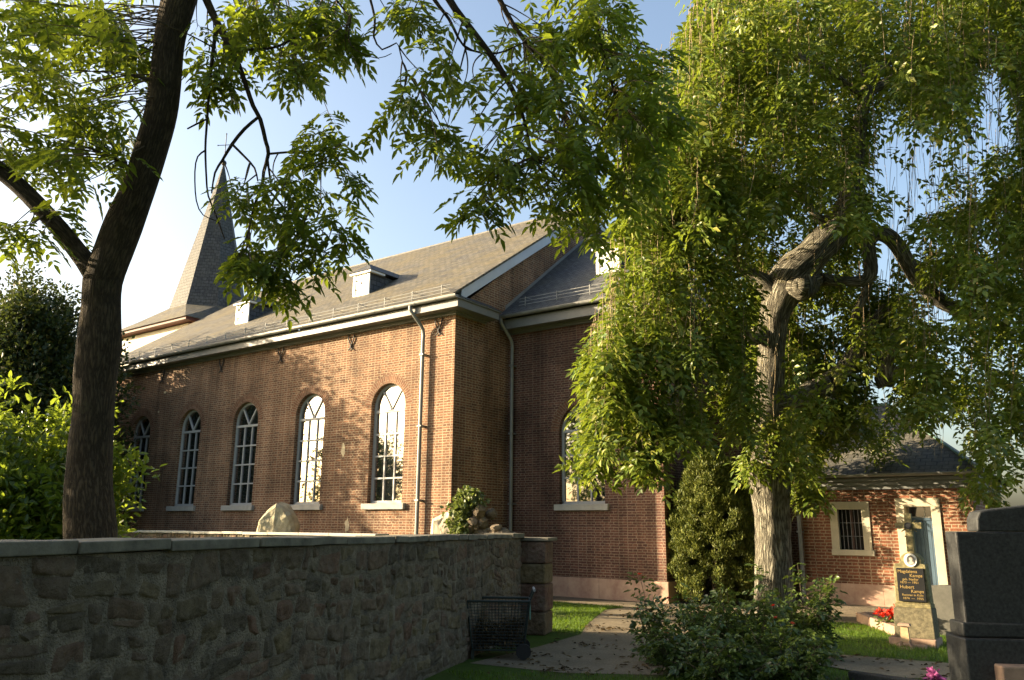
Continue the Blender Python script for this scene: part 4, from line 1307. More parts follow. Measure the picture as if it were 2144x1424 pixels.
limb([(1620, 840, 28), (1660, 838, 21), (1700, 815, 18, 16.5), (1740, 795, 18, 16.8), (1775, 760, 17, 17), (1810, 700, 14, 17.2), (1860, 640, 10, 17.4)], DW, n=12, wob=.06)
limb([(1590, 700, 20), (1578, 710, 14, 15.9), (1560, 690, 10, 15.6), (1530, 640, 7, 15.3)], DW, n=10, wob=.05)
limb([(1760, 455, 12), (1735, 460, 10), (1710, 455, 9), (1695, 430, 7), (1665, 395, 6), (1640, 370, 5)], DW, n=10, wob=.05)
limb([(1870, 770, 16, 17), (1850, 800, 18, 16.9), (1862, 720, 15, 17.1), (1890, 690, 12, 17.3)], DW, n=10, wob=.06)
limb([(1800, 200, 9), (1700, 130, 9, 15.6), (1600, 110, 8, 15), (1500, 130, 6, 14.6), (1420, 200, 4, 14.4)], DW, n=8)
limb([(1806, 180, 9), (1900, 100, 9, 16.5), (2000, 90, 9, 16.4), (2060, 70, 9, 16), (2110, 110, 7, 15.8), (2150, 200, 5, 15.8)], DW, n=8)
limb([(1795, 300, 9), (1700, 290, 8, 16.8), (1620, 300, 7, 17), (1560, 350, 5, 17.1)], DW, n=8)
limb([(1808, 200, 10), (1980, 110, 9, 17), (2005, 190, 7, 16.8), (2010, 250, 5, 16.8), (2040, 300, 4, 16.8)], DW, n=8)
mb.build("trunk", M['bark_weep'], weep, smooth=True)
# cut knot on the fork
mb = MB()
kc = Vector(at(1677, 598, 15.62)); kn = (Vector((0, 0, EYE)) - kc).normalized()
kn = (kn + Vector((-.5, 0, .1))).normalized()
mb.tube([kc, kc + kn * .05, kc + kn * .12, kc + kn * .10], [.19, .17, .12, .07], 12)
mb.build("branch_knot", M['bark_weep'], weep, smooth=True)

sky_gaps = [(1862, 320, 55, 95), (1950, 330, 45, 105), (2075, 215, 60, 95), (2030, 330, 35, 80), (1838, 790, 36, 62), (1975, 905, 60, 60), (1560, 280, 40, 35), (1820, 540, 30, 30), (1890, 470, 40, 60), (1915, 400, 35, 60), (2120, 300, 30, 60), (1720, 640, 40, 30), (2110, 1000, 40, 50), (1870, 560, 30, 30), (1500, 200, 25, 35), (1640, 330, 40, 25), (1620, 480, 35, 30), (2070, 480, 30, 50), (1990, 720, 25, 50), (1450, 640, 22, 60), (1380, 760, 20, 60), (1480, 800, 25, 50), (1300, 900, 14, 70)]
limb_gaps = [(1660, 585, 105, 75), (1612, 730, 48, 130), (1730, 510, 75, 60), (1850, 515, 90, 60), (1960, 620, 60, 50), (1830, 590, 40, 60), (1740, 790, 60, 35), (1630, 1060, 60, 90)]
sun_lines = [((1655, 590, 16.1), .55), ((1610, 715, 16.1), .42), ((1720, 520, 16.1), .5), ((1615, 1080, 16.1), .45), ((1618, 1180, 16.1), .45), ((1840, 500, 16.1), .3), ((1940, 610, 16.1), .3), ((1450, 1050, 18.2), .5), ((1450, 1150, 18.2), .5), ((1460, 980, 18.2), .4)]
sun_lines = [(at(*q), r) for q, r in sun_lines]
SV = np.array(SUN_DIR)
def in_gap(px, py, p):
    for gx, gy, a, b in sky_gaps:
        if ((px - gx) / a) ** 2 + ((py - gy) / b) ** 2 < 1: return True
    if (p - CAM) @ FW < 16.6:
        for gx, gy, a, b in limb_gaps:
            if ((px - gx) / a) ** 2 + ((py - gy) / b) ** 2 < 1: return True
    for q, r in sun_lines:
        v = p - q; t = v @ SV
        if t > .3 and np.linalg.norm(v - SV * t) < r: return True
    return False
def project(p):
    v = p - CAM; z = v @ FW
    return 1072 + F * (v @ RT) / z, 712 - F * (v @ UP) / z
def ylow(x):
    xs = [1180, 1200, 1225, 1250, 1285, 1320, 1370, 1400, 1450, 1500, 1560, 1650, 1700, 1740, 1765, 1800, 1840, 1870, 1900, 1950, 1990, 2050, 2110, 2144, 2300]
    ys = [880, 1035, 1035, 985, 870, 1000, 1010, 960, 935, 905, 960, 1015, 1030, 1000, 860, 900, 975, 860, 840, 930, 1045, 1035, 1040, 1020, 1000]
    return np.interp(x, xs, ys)
def ytop(x):
    return np.interp(x, [1180, 1200, 1230, 1260, 1300, 1340, 1370, 1420, 1500], [740, 690, 640, 580, 400, 240, 90, 40, -200])
tw = Twigs()
LP, LD, LL = [], [], []
def strand(px, y0, y1, d, dens=1.0, bare=.25):
    top = at(px, y0, d); bot = at(px + rng.normal(0, 12), y1, d + rng.normal(0, .25))
    L_ = np.linalg.norm(top - bot)
    n = max(5, int(L_ / .22))
    t = np.linspace(0, 1, n)[:, None]
    out = np.array([rng.normal(0, .25), rng.normal(0, .25), 0])
    pts = top * (1 - t) + bot * t + out * (t * (1 - t)) * L_ * .25 + np.cumsum(rng.normal(0, .016, (n, 3)), 0)
    mx_, my_ = project(pts[n // 2])
    if any(((mx_ - gx) / ga) ** 2 + ((my_ - gy) / gb) ** 2 < 1 for gx, gy, ga, gb in sky_gaps) and rng.random() < .6: return
    tw.add(pts, .0062, .0025)
    m_ = int(L_ / .105 * dens)
    nc = max(1, int(L_ / .62 + rng.random()))
    cc = np.sort(1 - (1 - bare) * rng.random(nc) ** 1.2); cc[-1] = .97
    for _ in range(m_):
        u = cc[rng.integers(nc)] + rng.normal(0, .11 / L_)
        if u > 1 or u < 0: u = 1 - abs(rng.normal(0, .04))
        k = u * (n - 1); i0 = min(int(k), n - 2)
        p = pts[i0] * (1 - k + i0) + pts[i0 + 1] * (k - i0)
        qx, qy = project(p)
        if in_gap(qx, qy, p) and rng.random() < .97: continue
        az = rng.random() * 6.283
        dz = rng.normal(-.6, .4)
        LP.append(p); LD.append(unit(np.array([math.cos(az), math.sin(az), dz]))); LL.append(rng.uniform(.24, .40))
# left curtain
for _ in range(215):
    px = 1246 + 316 * rng.random() ** 1.15
    yt, yl = ytop(px), ylow(px) - 35
    y0 = rng.uniform(yt, max(yt + 20, yl - 160)); y1 = min(yl - abs(rng.normal(0, 25)), y0 + rng.uniform(180, 430))
    strand(px, y0, y1, rng.uniform(13.1, 15.5), 1.0)
for px in (1236, 1246, 1252, 1240, 1330, 1350, 1345, 1390, 1243, 1249, 1360, 1420, 1460):   # longest tips
    strand(px, ylow(px) - 330, ylow(px) - 30, rng.uniform(13.4, 14.6), 1.5, .1)
# right curtain
for _ in range(200):
    px = rng.uniform(1900, 2260)
    yl = ylow(px)
    y0 = rng.uniform(60, yl - 150); y1 = min(yl - abs(rng.normal(0, 25)), y0 + rng.uniform(180, 420))
    strand(px, y0, y1, rng.uniform(13.2, 16.8), 1.0)
# top dome
for _ in range(470):
    px = rng.uniform(1310, 2280)
    y0 = rng.uniform(min(max(ytop(px), -330), 320), 330); y1 = y0 + rng.uniform(110, 300)
    if y1 > 470: y1 = 470
    if y1 - y0 < 60: continue
    strand(px, y0, y1, rng.uniform(13.0, 18.2), 1.25, .12)
# shaded inside, behind the trunk
for _ in range(150):
    px = rng.uniform(1570, 1900)
    y0 = rng.uniform(330, 800); y1 = min(ylow(px), y0 + rng.uniform(150, 350))
    if y1 - y0 < 60: continue
    strand(px, y0, y1, rng.uniform(17.1, 18.4), 1.1)
# dark mass at the back of the crown
for _ in range(190):
    px = rng.uniform(1440, 2240)
    y0 = rng.uniform(-160, 420); y1 = y0 + rng.uniform(150, 320)
    strand(px, y0, y1, rng.uniform(17.4, 19.4), 1.5, .05)
# a few in front of the trunk
for _ in range(34):
    px = rng.choice([rng.uniform(1700, 1900), rng.uniform(1545, 1700)], p=[.7, .3])
    y0 = rng.uniform(420, 760) if px > 1700 else rng.uniform(640, 800); y1 = min(ylow(px), y0 + rng.uniform(90, 220))
    strand(px, y0, y1, rng.uniform(14.2, 15.6), 1.0, .4)
# epicormic sprouts on the trunk and by its waist
for _ in range(44):
    px = rng.uniform(1560, 1700); y0 = rng.uniform(760, 960) if px < 1650 else rng.uniform(900, 980)
    strand(px, y0, min(ylow(px), y0 + rng.uniform(50, 110)), rng.uniform(15.4, 16.6), 1.4, .1)
V, Q = compound(np.array(LP), np.array(LD), np.array(LL), pairs=3, lf=.47, wf=.46, hex_=False, droop=.5)
print("weeping leaves", len(LP), len(Q))
np_mesh("crown", V, Q, M['leaf_weep'], weep)
tw.build("hanging_twigs", M['twig_pale'], weep)

# ================================================================== OTHER TREES AND SHRUBS
def leaf_cloud(cents, rad, per, size, hex_=False, aspect=.5, updir=.3, flat_=0.5):
    """leaves scattered in clumps round cents (n,3)"""
    n = len(cents)
    c = np.repeat(cents, per, 0)
    off = unit(rng.normal(0, 1, (n * per, 3))) * (rng.random((n * per, 1)) ** .5) * np.repeat(rad, per)[:, None]
    P = c + off
    D = unit(unit(off) * .8 + rng.normal(0, .55, P.shape) + np.array([0, 0, updir]))
    Nn = unit(rng.normal(0, flat_, P.shape) + np.array([0, 0, 1.0]))
    L = size * (.7 + .6 * rng.random(len(P)))
    return leaflets(P, D, Nn, L, L * aspect, hex_)

def clumps(c, r, n, shell=.55, noise_=.18):
    """clump centres spread through an uneven ellipsoid (more of them near its surface)"""
    d = unit(rng.normal(0, 1, (n, 3)))
    q = (shell + (1 - shell) * rng.random((n, 1))) * (1 + noise_ * np.sin(d[:, :1] * 5 + d[:, 1:2] * 4 + 1.3) + noise_ * .7 * np.sin(d[:, 2:] * 9 + d[:, :1] * 7))
    return np.array(c) + d * q * np.array(r)

def bush(name, base, parts, leaf, label, cat, per, size, crad, aspect=.5, stems=5, bark='bark_ash', group=None, updir=.3, trunk_r=.03, hex_=False):
    root = empty(name, (base[0], base[1], 0), label, cat, group)
    cs = np.concatenate([clumps(c, r, n, sh) for c, r, n, sh in parts])
    cs = cs[cs[:, 2] > .05]
    V, Q = leaf_cloud(cs, crad * (.6 + .8 * rng.random(len(cs))), per, size, hex_, aspect, updir)
    V[:, 2] = np.maximum(V[:, 2], .01)
    np_mesh("crown" if cat == "tree" else "foliage", V, Q, M[leaf], root)
    mb = MB()
    for k in range(stems):
        e = cs[rng.integers(len(cs))]
        b = np.array([base[0] + rng.normal(0, .03 + .02 * stems), base[1] + rng.normal(0, .03 + .02 * stems), 0])
        mid = np.array([b[0] * .7 + e[0] * .3, b[1] * .7 + e[1] * .3, e[2] * .5])
        s = spline([b, mid, e], .25)
        mb.tube([tuple(x) for x in s], list(np.linspace(trunk_r, trunk_r * .25, len(s))), 7)
    mb.build("trunk" if cat == "tree" else "stems", M[bark], root, smooth=True)
    return root

# dark broad tree by the west end of the church (its shadow falls across the nave wall)
tc_ = at(70, 820, 27)
bush("broad_tree", (tc_[0], tc_[1]), [((tc_[0], tc_[1], 5.0), (2.55, 2.55, 4.0), 900, .15), ((tc_[0] - 3.5, tc_[1] - 1.5, 4.8), (3.0, 3.0, 4.2), 300, .5), ((tc_[0] - .6, tc_[1] - .2, 7.4), (1.7, 1.7, 2.4), 260, .1), ((tc_[0] + .6, tc_[1] + .2, 2.4), (2.5, 2.5, 2.6), 560, .2), ((-31.4, 14.0, 5.0), (1.9, 1.3, 4.5), 340, .1)],
     'leaf_dark', "dark dense broad-leaved tree left of the church, behind the ash trunk", "tree", 95, .17, .62, .55, 7, trunk_r=.2)
# sunny laurels just behind the wall
la = at(40, 960, 12.5); lb = at(165, 980, 13.5)
bush("laurel_bush", (la[0], la[1]), [((la[0], la[1], 2.0), (1.15, 1.15, 1.75), 230, .5), ((la[0] - .9, la[1] - .6, 2.1), (1.0, 1.0, 1.7), 150, .5)], 'leaf_laurel', "bright green leafy shrub at the left edge, behind the wall", "shrub", 34, .15, .30, .42, 7, hex_=True)
bush("laurel_bush", (lb[0], lb[1]), [((lb[0], lb[1], 1.9), (.72, .9, 1.65), 210, .5)], 'leaf_laurel', "bright green leafy shrub directly behind the ash trunk", "shrub", 34, .15, .30, .42, 7, hex_=True)
# outside the frame: far-left trees mirror in the panes, the rest added for shade
bush("laurel_bush", (-10.6, 1.2), [((-10.6, 1.2, 2.2), (1.5, 1.9, 2.3), 200, .5)], 'leaf_laurel', "unseen tall leafy shrub behind the wall at left, added to shade the foreground", "shrub", 30, .17, .36, .45, 6)
for (x, y, h), lab in (((-46, -12, 9), "tall dark tree far left, mirrored in the church windows"), ((-56, -22, 11), "taller dark tree far left, farthest from the church"), ((-40, -20, 7), "short dark tree far left, nearest the camera side"), ((6.5, 5.5, 11), "unseen tall dark tree right of the view, added to dim the sky light"), ((5.0, -4.0, 10), "unseen tall dark tree behind the camera, added to dim the sky light"), ((-17, -9, 11), "unseen dark tree beyond the near end of the stone wall, added to block sky light"), ((-27, -11, 12), "unseen dark tree, second beyond the near end of the stone wall, added to block sky light")):
    bush("broad_tree", (x, y), [((x, y, h * .55), (h * .36, h * .36, h * .45), 160, .6)], 'leaf_dark', lab, "tree", 50, .32, 1.0, .55, 4, trunk_r=.25)

# yew beside the weeping ash
yq = at(1500, 1242, 18.75)
ybx, yby = yq[0], yq[1]
mbs = []
root = empty("yew_bush", (ybx, yby, 0), "dense upright yew with fine dark-gold needles beside the weeping ash trunk", "shrub")
cs = []
for k in range(900):
    h = rng.random() ** .8 * 3.35
    w = np.interp(h, [0, .6, 1.6, 2.4, 3.0, 3.4], [.90, 1.0, .98, .84, .58, .15])
    a = rng.random() * 6.283; q = (.72 + .28 * rng.random()) * (1 + .14 * math.sin(3 * a + h * 2.2) + .1 * math.sin(7 * a - h * 3))
    cs.append((ybx + w * q * math.cos(a), yby + w * q * math.sin(a) * .85, h + .08))
cs = np.array(cs)
V, Q = leaf_cloud(cs, np.full(len(cs), .13), 120, .075, False, .34, 1.2, 1.0)
np_mesh("foliage", V, Q, M['leaf_yew'], root)
mb = MB(); mb.tube([(ybx, yby, 0), (ybx + .03, yby, 1.2), (ybx, yby + .05, 2.9)], [.12, .09, .03], 8); mb.build("stems", M['bark_ash'], root)

# ivy on the leaning slab
root = empty("ivy", (-10.75, 13.1, 0), "glossy pale ivy climbing over the rocks and the cream slab", "plant")
cs = []
for k in range(150):
    t = rng.random()
    cs.append((-10.70 + rng.normal(0, .11) + .2 * (t > .85), 12.95 + rng.normal(0, .08), 1.0 + 1.36 * t))
for k in range(40): cs.append((-10.45 + rng.normal(0, .14), 12.95 + rng.normal(0, .08), 2.27 + rng.normal(0, .07)))
cs = np.array(cs)
V, Q = leaf_cloud(cs, np.full(len(cs), .12), 14, .085, True, .8, 0, .8)
np_mesh("foliage", V, Q, M['leaf_ivy'], root)
mb = MB()
for k in range(5):
    x = -10.78 + rng.normal(0, .1)
    mb.tube([tuple(p) for p in spline([(x, 13.05, 0), (x + .05, 13.06, .8), (x - .05, 13.05, 1.5), (x + .06, 13.06, 2.2)], .2)], .012, 5)
mb.build("stems", M['bark_ash'], root)

# roses
def rose(base, spread, h, n, label, flowers, fmat='coral', lean=(0, 0), hips=0):
    root = empty("rose_bush", (base[0], base[1], 0), label, "rose bush", "rose bushes in front of the church")
    mb = MB(); LP, LD, LL = [], [], []
    tips = []
    for k in range(n):
        a = rng.random() * 6.283; q = math.sqrt(rng.random())
        h_ = h * (1.45 if k % 9 == 4 else 1.15)
        e = np.array([base[0] + lean[0] + spread * q * math.cos(a), base[1] + lean[1] + spread * q * math.sin(a), h_ * rng.uniform(.4, 1.0) * (1.05 - .3 * q)])
        b = np.array([base[0] + .35 * spread * q * math.cos(a), base[1] + .35 * spread * q * math.sin(a), 0])
        mid = (b * .5 + e * .5) + np.array([rng.normal(0, .06), rng.normal(0, .06), .12 * h])
        s = spline([b, mid, e], .06)
        mb.tube([tuple(x) for x in s], list(np.linspace(.008, .003, len(s))), 5)
        tips.append(e)
        for p in s[int(len(s) * .15):]:
            for _ in range(2):
                az = rng.random() * 6.283
                LP.append(p); LD.append(unit(np.array([math.cos(az), math.sin(az), rng.normal(.1, .35)]))); LL.append(rng.uniform(.12, .20))
    mb.build("stems", M['twig'], root)
    V, Q = compound(np.array(LP), np.array(LD), np.array(LL), pairs=2, lf=.46, wf=.62, droop=.3)
    np_mesh("foliage", V, Q, M['leaf_rose'], root)
    if flowers:
        for k in range(flowers):
            c = tips[k % len(tips)] + np.array([0, 0, .01])
            ang = rng.random(16) * 6.283
            B = np.repeat(c[None], 16, 0); Dd = unit(np.stack([np.cos(ang), np.sin(ang), rng.uniform(.1, 1.2, 16)], 1))
            V, Q = leaflets(B, Dd, unit(rng.normal(0, .3, (16, 3)) + np.array([0, 0, 1.0])), np.full(16, .036), np.full(16, .034))
            np_mesh("flower", V, Q, M[fmat], root)
    return root
rose(at(1375, 1400, 10.4)[:2], .30, 1.0, 9, "slender rose bush with coral blooms, tallest at the left of the bed", 5, 'coral')
rose(at(1450, 1420, 9.6)[:2], .62, .72, 24, "broad dark-leaved rose bush at the left front of the bed", 1, 'coral')
rose(at(1560, 1400, 10.3)[:2], .60, .92, 26, "dense rose bush in the middle of the bed below the weeping ash", 2, 'coral')
rose(at(1690, 1390, 10.8)[:2], .45, 1.12, 18, "tall rose bush at the right of the bed with arching shoots", 2, 'red')
rose(at(1650, 1440, 9.3)[:2], .60, .66, 22, "low shaded rose bush at the right front of the bed with an orange bud", 2, 'coral')
rose(at(1490, 1370, 11.6)[:2], .45, .80, 20, "rose bush at the back of the bed before the yew", 2, 'red')
rose(at(1535, 1450, 8.9)[:2], .55, .56, 20, "low rose bush in deep shade at the front centre of the bed", 0)

# ================================================================== CROSS GRAVESTONE
GX, GY = -2.68, 13.9
gs = empty("cross_gravestone", (GX, GY, 0), "lichen-covered gravestone with a cross on top, oval portrait and black inscribed plaque", "gravestone")
mb = MB(); mb.box(-2.99, -2.33, 13.9, 14.42, 0, .13); mb.build("base_slab", M['pinkkerb'], gs, bevel=.012)
mb = MB(); mb.box(-2.85, -2.45, 13.72, 13.899, 0, .055); mb.build("step", M['pinkkerb'], gs, bevel=.012)
mb = MB(); mb.box(-2.91, -2.35, 13.96, 14.36, .131, .56, .012); mb.build("pedestal", M['roughstone'], gs, bevel=.012)
mb = MB()
mb.box(-2.88, -2.37, 13.99, 14.32, .561, .62)
# tablet: tapering block with round shoulders
def tab(z): return np.interp(z, [.62, 1.2], [.245, .225])
prof = [(-2.62 - tab(.62), .621), (-2.62 + tab(.62), .621), (-2.62 + tab(1.2), 1.20), (-2.62 + .165, 1.215)]
for i in range(1, 12): prof.append((-2.60 + .165 * math.cos(math.pi * i / 12), 1.215 + .165 * math.sin(math.pi * i / 12)))
prof += [(-2.60 - .165, 1.215), (-2.62 - tab(1.2), 1.20)]
mb.prism(prof, 14.02, 14.28)
mb.build("tablet", M['gravestone'], gs, bevel=.012)
mb = MB()
cxx = -2.595
mb.box(cxx - .055, cxx + .055, 14.10, 14.21, 1.345, 1.97, .006)
mb.box(cxx - .19, cxx - .056, 14.095, 14.205, 1.735, 1.83); mb.box(cxx + .056, cxx + .19, 14.095, 14.205, 1.735, 1.83)
for s in (-1, 1):
    for q in (-1, 1): mb.tube([(cxx + s * .05, 14.15, 1.78 + q * .045), (cxx + s * .11, 14.13, 1.78 + q * .09)], [.018, .006], 6)
for k in range(7): mb.lathe((cxx + rng.uniform(-.06, .06), 14.10, 1.40 + k * .055), [(.004, -.012), (.012, 0), (.004, .012)], 5)
mb.build("cross", M['gravestone'], gs, bevel=.008)
def disc(mb, cx, y, cz, rx, rz, t=.012, n=24):
    mb.prism([(cx + rx * math.cos(2 * math.pi * i / n), cz + rz * math.sin(2 * math.pi * i / n)) for i in range(n)], y - t, y)
mb = MB(); disc(mb, cxx + .0, 14.093, 1.78, .052, .052, .02); med = mb.build("cross_medallion", M['black'], gs)
mb = MB(); disc(mb, cxx, 14.072, 1.78, .03, .03, .004); mb.build("emblem", M['photo'], med)
mb = MB(); disc(mb, -2.595, 14.018, 1.265, .092, .10, .02); por = mb.build("oval_portrait", M['porcelain'], gs)
mb = MB(); disc(mb, -2.588, 13.997, 1.265, .060, .072, .003); mb.build("photograph", M['photo'], por)
mb = MB(); disc(mb, -2.585, 13.9935, 1.278, .024, .032, .002); disc(mb, -2.585, 13.9932, 1.225, .04, .024, .002); mb.build("pictured_head", M['skin'], por)
mb = MB(); mb.box(-2.805, -2.425, 13.985, 14.018, .655, 1.145); plq = mb.build("inscribed_plaque", M['plaque'], gs)
def text(body, x, y, z, size, mat, parent, align='LEFT', rot=(math.pi / 2, 0, 0)):
    cu = bpy.data.curves.new("lettering", 'FONT'); cu.body = body; cu.size = size; cu.extrude = .0015; cu.align_x = align
    o = bpy.data.objects.new("lettering", cu)
    COL.objects.link(o)
    dg = bpy.context.evaluated_depsgraph_get()
    me = bpy.data.meshes.new_from_object(o.evaluated_get(dg))
    bpy.data.objects.remove(o)
    me.materials.clear(); me.materials.append(mat)
    o = bpy.data.objects.new("lettering", me); COL.objects.link(o)
    o.rotation_euler = rot
    o.parent = parent; o.location = Vector((x, y, z)) - world_loc(parent)
    return o
ty = 13.983
for body, x, z, sz in (("Magdalena", -2.79, 1.075, .066), ("Kamps", -2.625, 1.015, .066), ("geb. Nadler", -2.73, .965, .048), ("1873 — 1951", -2.77, .918, .048), ("Hubert", -2.775, .845, .068), ("Kamps", -2.625, .785, .066), ("Rentner in Köln", -2.755, .735, .046), ("1874  —  1955", -2.75, .685, .048)):
    text(body, x, ty, z, sz, M['gold'], plq)
# lantern in front
lan = empty("grave_lantern", (-2.70, 13.66, 0), "small stone grave lantern standing before the cross gravestone", "lantern")
mb = MB(); mb.box(-2.80, -2.60, 13.57, 13.72, .0, .025)
for sx in (-1, 1):
    for sy in (-1, 1): mb.tube([(-2.70 + sx * .085, 13.645 + sy * .06, .025), (-2.70 + sx * .05, 13.645 + sy * .04, .12)], .014, 6)
mb.build("foot", M['pinkkerb'], lan)
mb = MB(); mb.box(-2.76, -2.64, 13.60, 13.69, .11, .33, .012); mb.build("body", flat("ochre_lantern_stone", (.40, .28, .15), .8, .25, 15, .5), lan)
mb = MB(); mb.box(-2.785, -2.615, 13.575, 13.715, .33, .365, .01); mb.build("cap", M['pinkkerb'], lan)

# kerbed flower bed with red flowers
bed = empty("grave_border", (-3.5, 15.9, 0), "low pink kerb of a grave plot beside the cross gravestone", "grave border")
for (x0, y0), (x1, y1) in (((-4.15, 17.1), (-3.75, 16.35)), ((-3.74, 16.33), (-3.35, 15.6)), ((-3.34, 15.58), (-3.0, 14.95)), ((-4.12, 17.22), (-3.2, 17.7))):
    mb = MB()
    d = Vector((x1 - x0, y1 - y0)).normalized(); nn = Vector((-d.y, d.x)) * .075
    k = [mb.add((x + s * nn.x, y + s * nn.y, z)) for z in (0, .17) for x, y, s in ((x0, y0, -1), (x1, y1, -1), (x1, y1, 1), (x0, y0, 1))]
    for q in ((3, 2, 1, 0), (4, 5, 6, 7), (0, 1, 5, 4), (1, 2, 6, 5), (2, 3, 7, 6), (3, 0, 4, 7)): mb.f.append([k[i] for i in q])
    mb.build("kerb_stone", M['pinkkerb'], bed, bevel=.012)
def flowers(name, c, r, h, n, mat, label):
    root = empty(name, (c[0], c[1], 0), label, "flowers")
    P = np.stack([c[0] + rng.normal(0, r, n), c[1] + rng.normal(0, r, n), h * rng.uniform(.6, 1.0, n)], 1)
    V, Q = leaf_cloud(P, np.full(n, .045), 14, .055, True, .8, .6, .6); np_mesh("petals", V, Q, M[mat], root)
    P2 = P.copy(); P2[:, 2] *= .6
    V, Q = leaf_cloud(P2, np.full(n, .07), 12, .07, True, .5, .3, .7); np_mesh("foliage", V, Q, M['leaf_rose'], root)
flowers("red_flowers", (-3.12, 15.75), .14, .42, 40, 'red', "clump of bright red flowers inside the pink kerb")

mb = MB(); mb.prism([(-2.78, 0), (-2.05, 0), (-2.05, .76), (-2.2, .80), (-2.42, .815), (-2.64, .80), (-2.78, .76)], 15.75, 15.95)
tag(mb.build("grey_gravestone", M['greystone'], None, bevel=.015), "plain grey gravestone with low arched top behind the cross gravestone", "gravestone")

# ================================================================== BIG DARK GRANITE GRAVESTONE
gg = empty("granite_gravestone", (-.5, 7.2, 0), "large dark polished granite gravestone with stepped top at the right edge", "gravestone")
GM = Matrix.Translation((-.955, 6.92, 0)) @ Matrix.Rotation(math.radians(30), 4, 'Z')
mb = MB(); mb.M = GM; mb.box(0, 1.25, 0, .2, .96, 1.70); mb.box(-.03, 1.28, -.015, .22, .96, 1.06, .0)
mb.build("main_slab", M['granite'], gg, bevel=.012)
mb = MB(); mb.M = GM
mb.prism([(.16, 1.701), (1.09, 1.701), (1.09, 1.79), (1.06, 1.845), (1.0, 1.86), (.62, 1.905), (.25, 1.86), (.19, 1.845), (.165, 1.79)], 0.005, .195); mb.build("head_piece", M['granite'], gg, bevel=.012)
mb = MB(); mb.M = GM; mb.box(-.045, 1.32, -.06, .28, .42, .955); mb.build("pedestal", M['granite'], gg, bevel=.012)
mb = MB(); mb.M = GM; mb.box(-.14, 1.39, -.14, .34, 0, .418); mb.build("foundation", M['greystone'], gg, bevel=.02)
# kerbs and flower at the lower right edge
p0 = at(2098, 1395, 5.6)
mb = MB(); mb.M = Matrix.Translation((p0[0], p0[1], 0)) @ Matrix.Rotation(math.radians(30), 4, 'Z'); mb.box(0, 1.0, 0, .16, 0, p0[2]); 
tag(mb.build("kerb_stone", M['pinkkerb'], None, bevel=.012), "pale pink kerb block in front of the granite gravestone at the lower right corner", "kerb stone")
p0 = at(1775, 1412, 9.4)
mb = MB(); q0 = at(1990, 1412, 8.6); dv = Vector((q0[0] - p0[0], q0[1] - p0[1])); ang = math.atan2(dv.y, dv.x)
mb.M = Matrix.Translation((p0[0], p0[1], 0)) @ Matrix.Rotation(ang, 4, 'Z'); mb.box(0, dv.length, 0, .14, 0, .10)
tag(mb.build("kerb_stone", M['granite'], None, bevel=.01), "dark grave kerb lying on the ground right of the rose bed", "kerb stone")
pf = at(1955, 1440, 8.3)
flowers("purple_flowers", (pf[0], pf[1]), .035, max(.15, at(1955, 1412, 8.3)[2]), 7, 'purple', "small bunch of purple-pink flowers at the bottom edge beside the granite gravestone")

# ================================================================== WIRE CART
cb = Vector((-6.93, 9.25, 0))
cart = empty("wire_cart", cb, "dark green wire mesh garden cart with handle and mint tag, parked against the shaded wall", "cart")
CM = Matrix.Translation(cb) @ Matrix.Rotation(math.radians(36), 4, 'Z')
mb = MB(); mb.M = CM
LX, LY, z0, z1 = .42, .30, .12, .74
def corner(i, z):
    k = np.interp(z, [z0, z1], [.80, 1.0]); sx, sy = ((-1, -1), (1, -1), (1, 1), (-1, 1))[i]
    return (sx * LX * k, sy * LY * k, z)
for i in range(4):
    j = (i + 1) % 4
    mb.tube([corner(i, z0), corner(i, z1)], .012, 6)
    mb.tube([corner(i, z1), corner(j, z1)], .016, 6); mb.tube([corner(i, z0), corner(j, z0)], .012, 6)
mb.build("frame", M['greenmetal'], cart)
mb = MB(); mb.M = CM
for i in range(4):
    j = (i + 1) % 4
    for k in range(1, 16):
        z = z0 + (z1 - z0) * k / 16; mb.tube([corner(i, z), corner(j, z)], .0038, 3, False)
    for k in range(1, 18):
        t = k / 18
        a, b = Vector(corner(i, z0)), Vector(corner(j, z0)); c, d = Vector(corner(i, z1)), Vector(corner(j, z1))
        mb.tube([a.lerp(b, t), c.lerp(d, t)], .0038, 3, False)
mb.build("mesh_panels", M['greenmetal'], cart)
for s in (-1, 1):
    mb = MB(); mb.M = CM; mb.tube([(LX, s * LY * .8, z1), (LX + .06, s * LY * .8, z1 + .14)], .012, 6); mb.build("handle_arm", M['greenmetal'], cart)
mb = MB(); mb.M = CM; mb.tube([(LX + .06, -LY * .85, z1 + .14), (LX + .06, LY * .85, z1 + .14)], .018, 8); mb.build("handle", flat("grey_grip", (.30, .30, .29), .6, .1, 8, 0), cart)
mb = MB(); mb.M = CM; mb.box(LX + .0, LX + .012, -.18, -.03, .50, .70); mb.build("tag", M['tagmint'], cart)
for s in (-1, 1):
    mb = MB(); mb.M = CM
    n = 16
    c = (LX * .8, s * (LY * .8 + .05), .11)
    pts = [(c[0] + .10 * math.cos(2 * math.pi * i / n), c[1], c[2] + .10 * math.sin(2 * math.pi * i / n)) for i in range(n)]
    a = [mb.add((p[0], p[1] - .025, p[2])) for p in pts]; b = [mb.add((p[0], p[1] + .025, p[2])) for p in pts]
    mb.f.append(a); mb.f.append(b[::-1])
    for i in range(n): mb.f.append([a[(i + 1) % n], a[i], b[i], b[(i + 1) % n]])
    mb.build("wheel", M['rubber'], cart)
for s in (-1, 1):
    mb = MB(); mb.M = CM; mb.box(-LX * .8 - .02, -LX * .8 + .02, s * LY * .7 - .02, s * LY * .7 + .02, 0, z0); mb.build("leg", M['greenmetal'], cart)
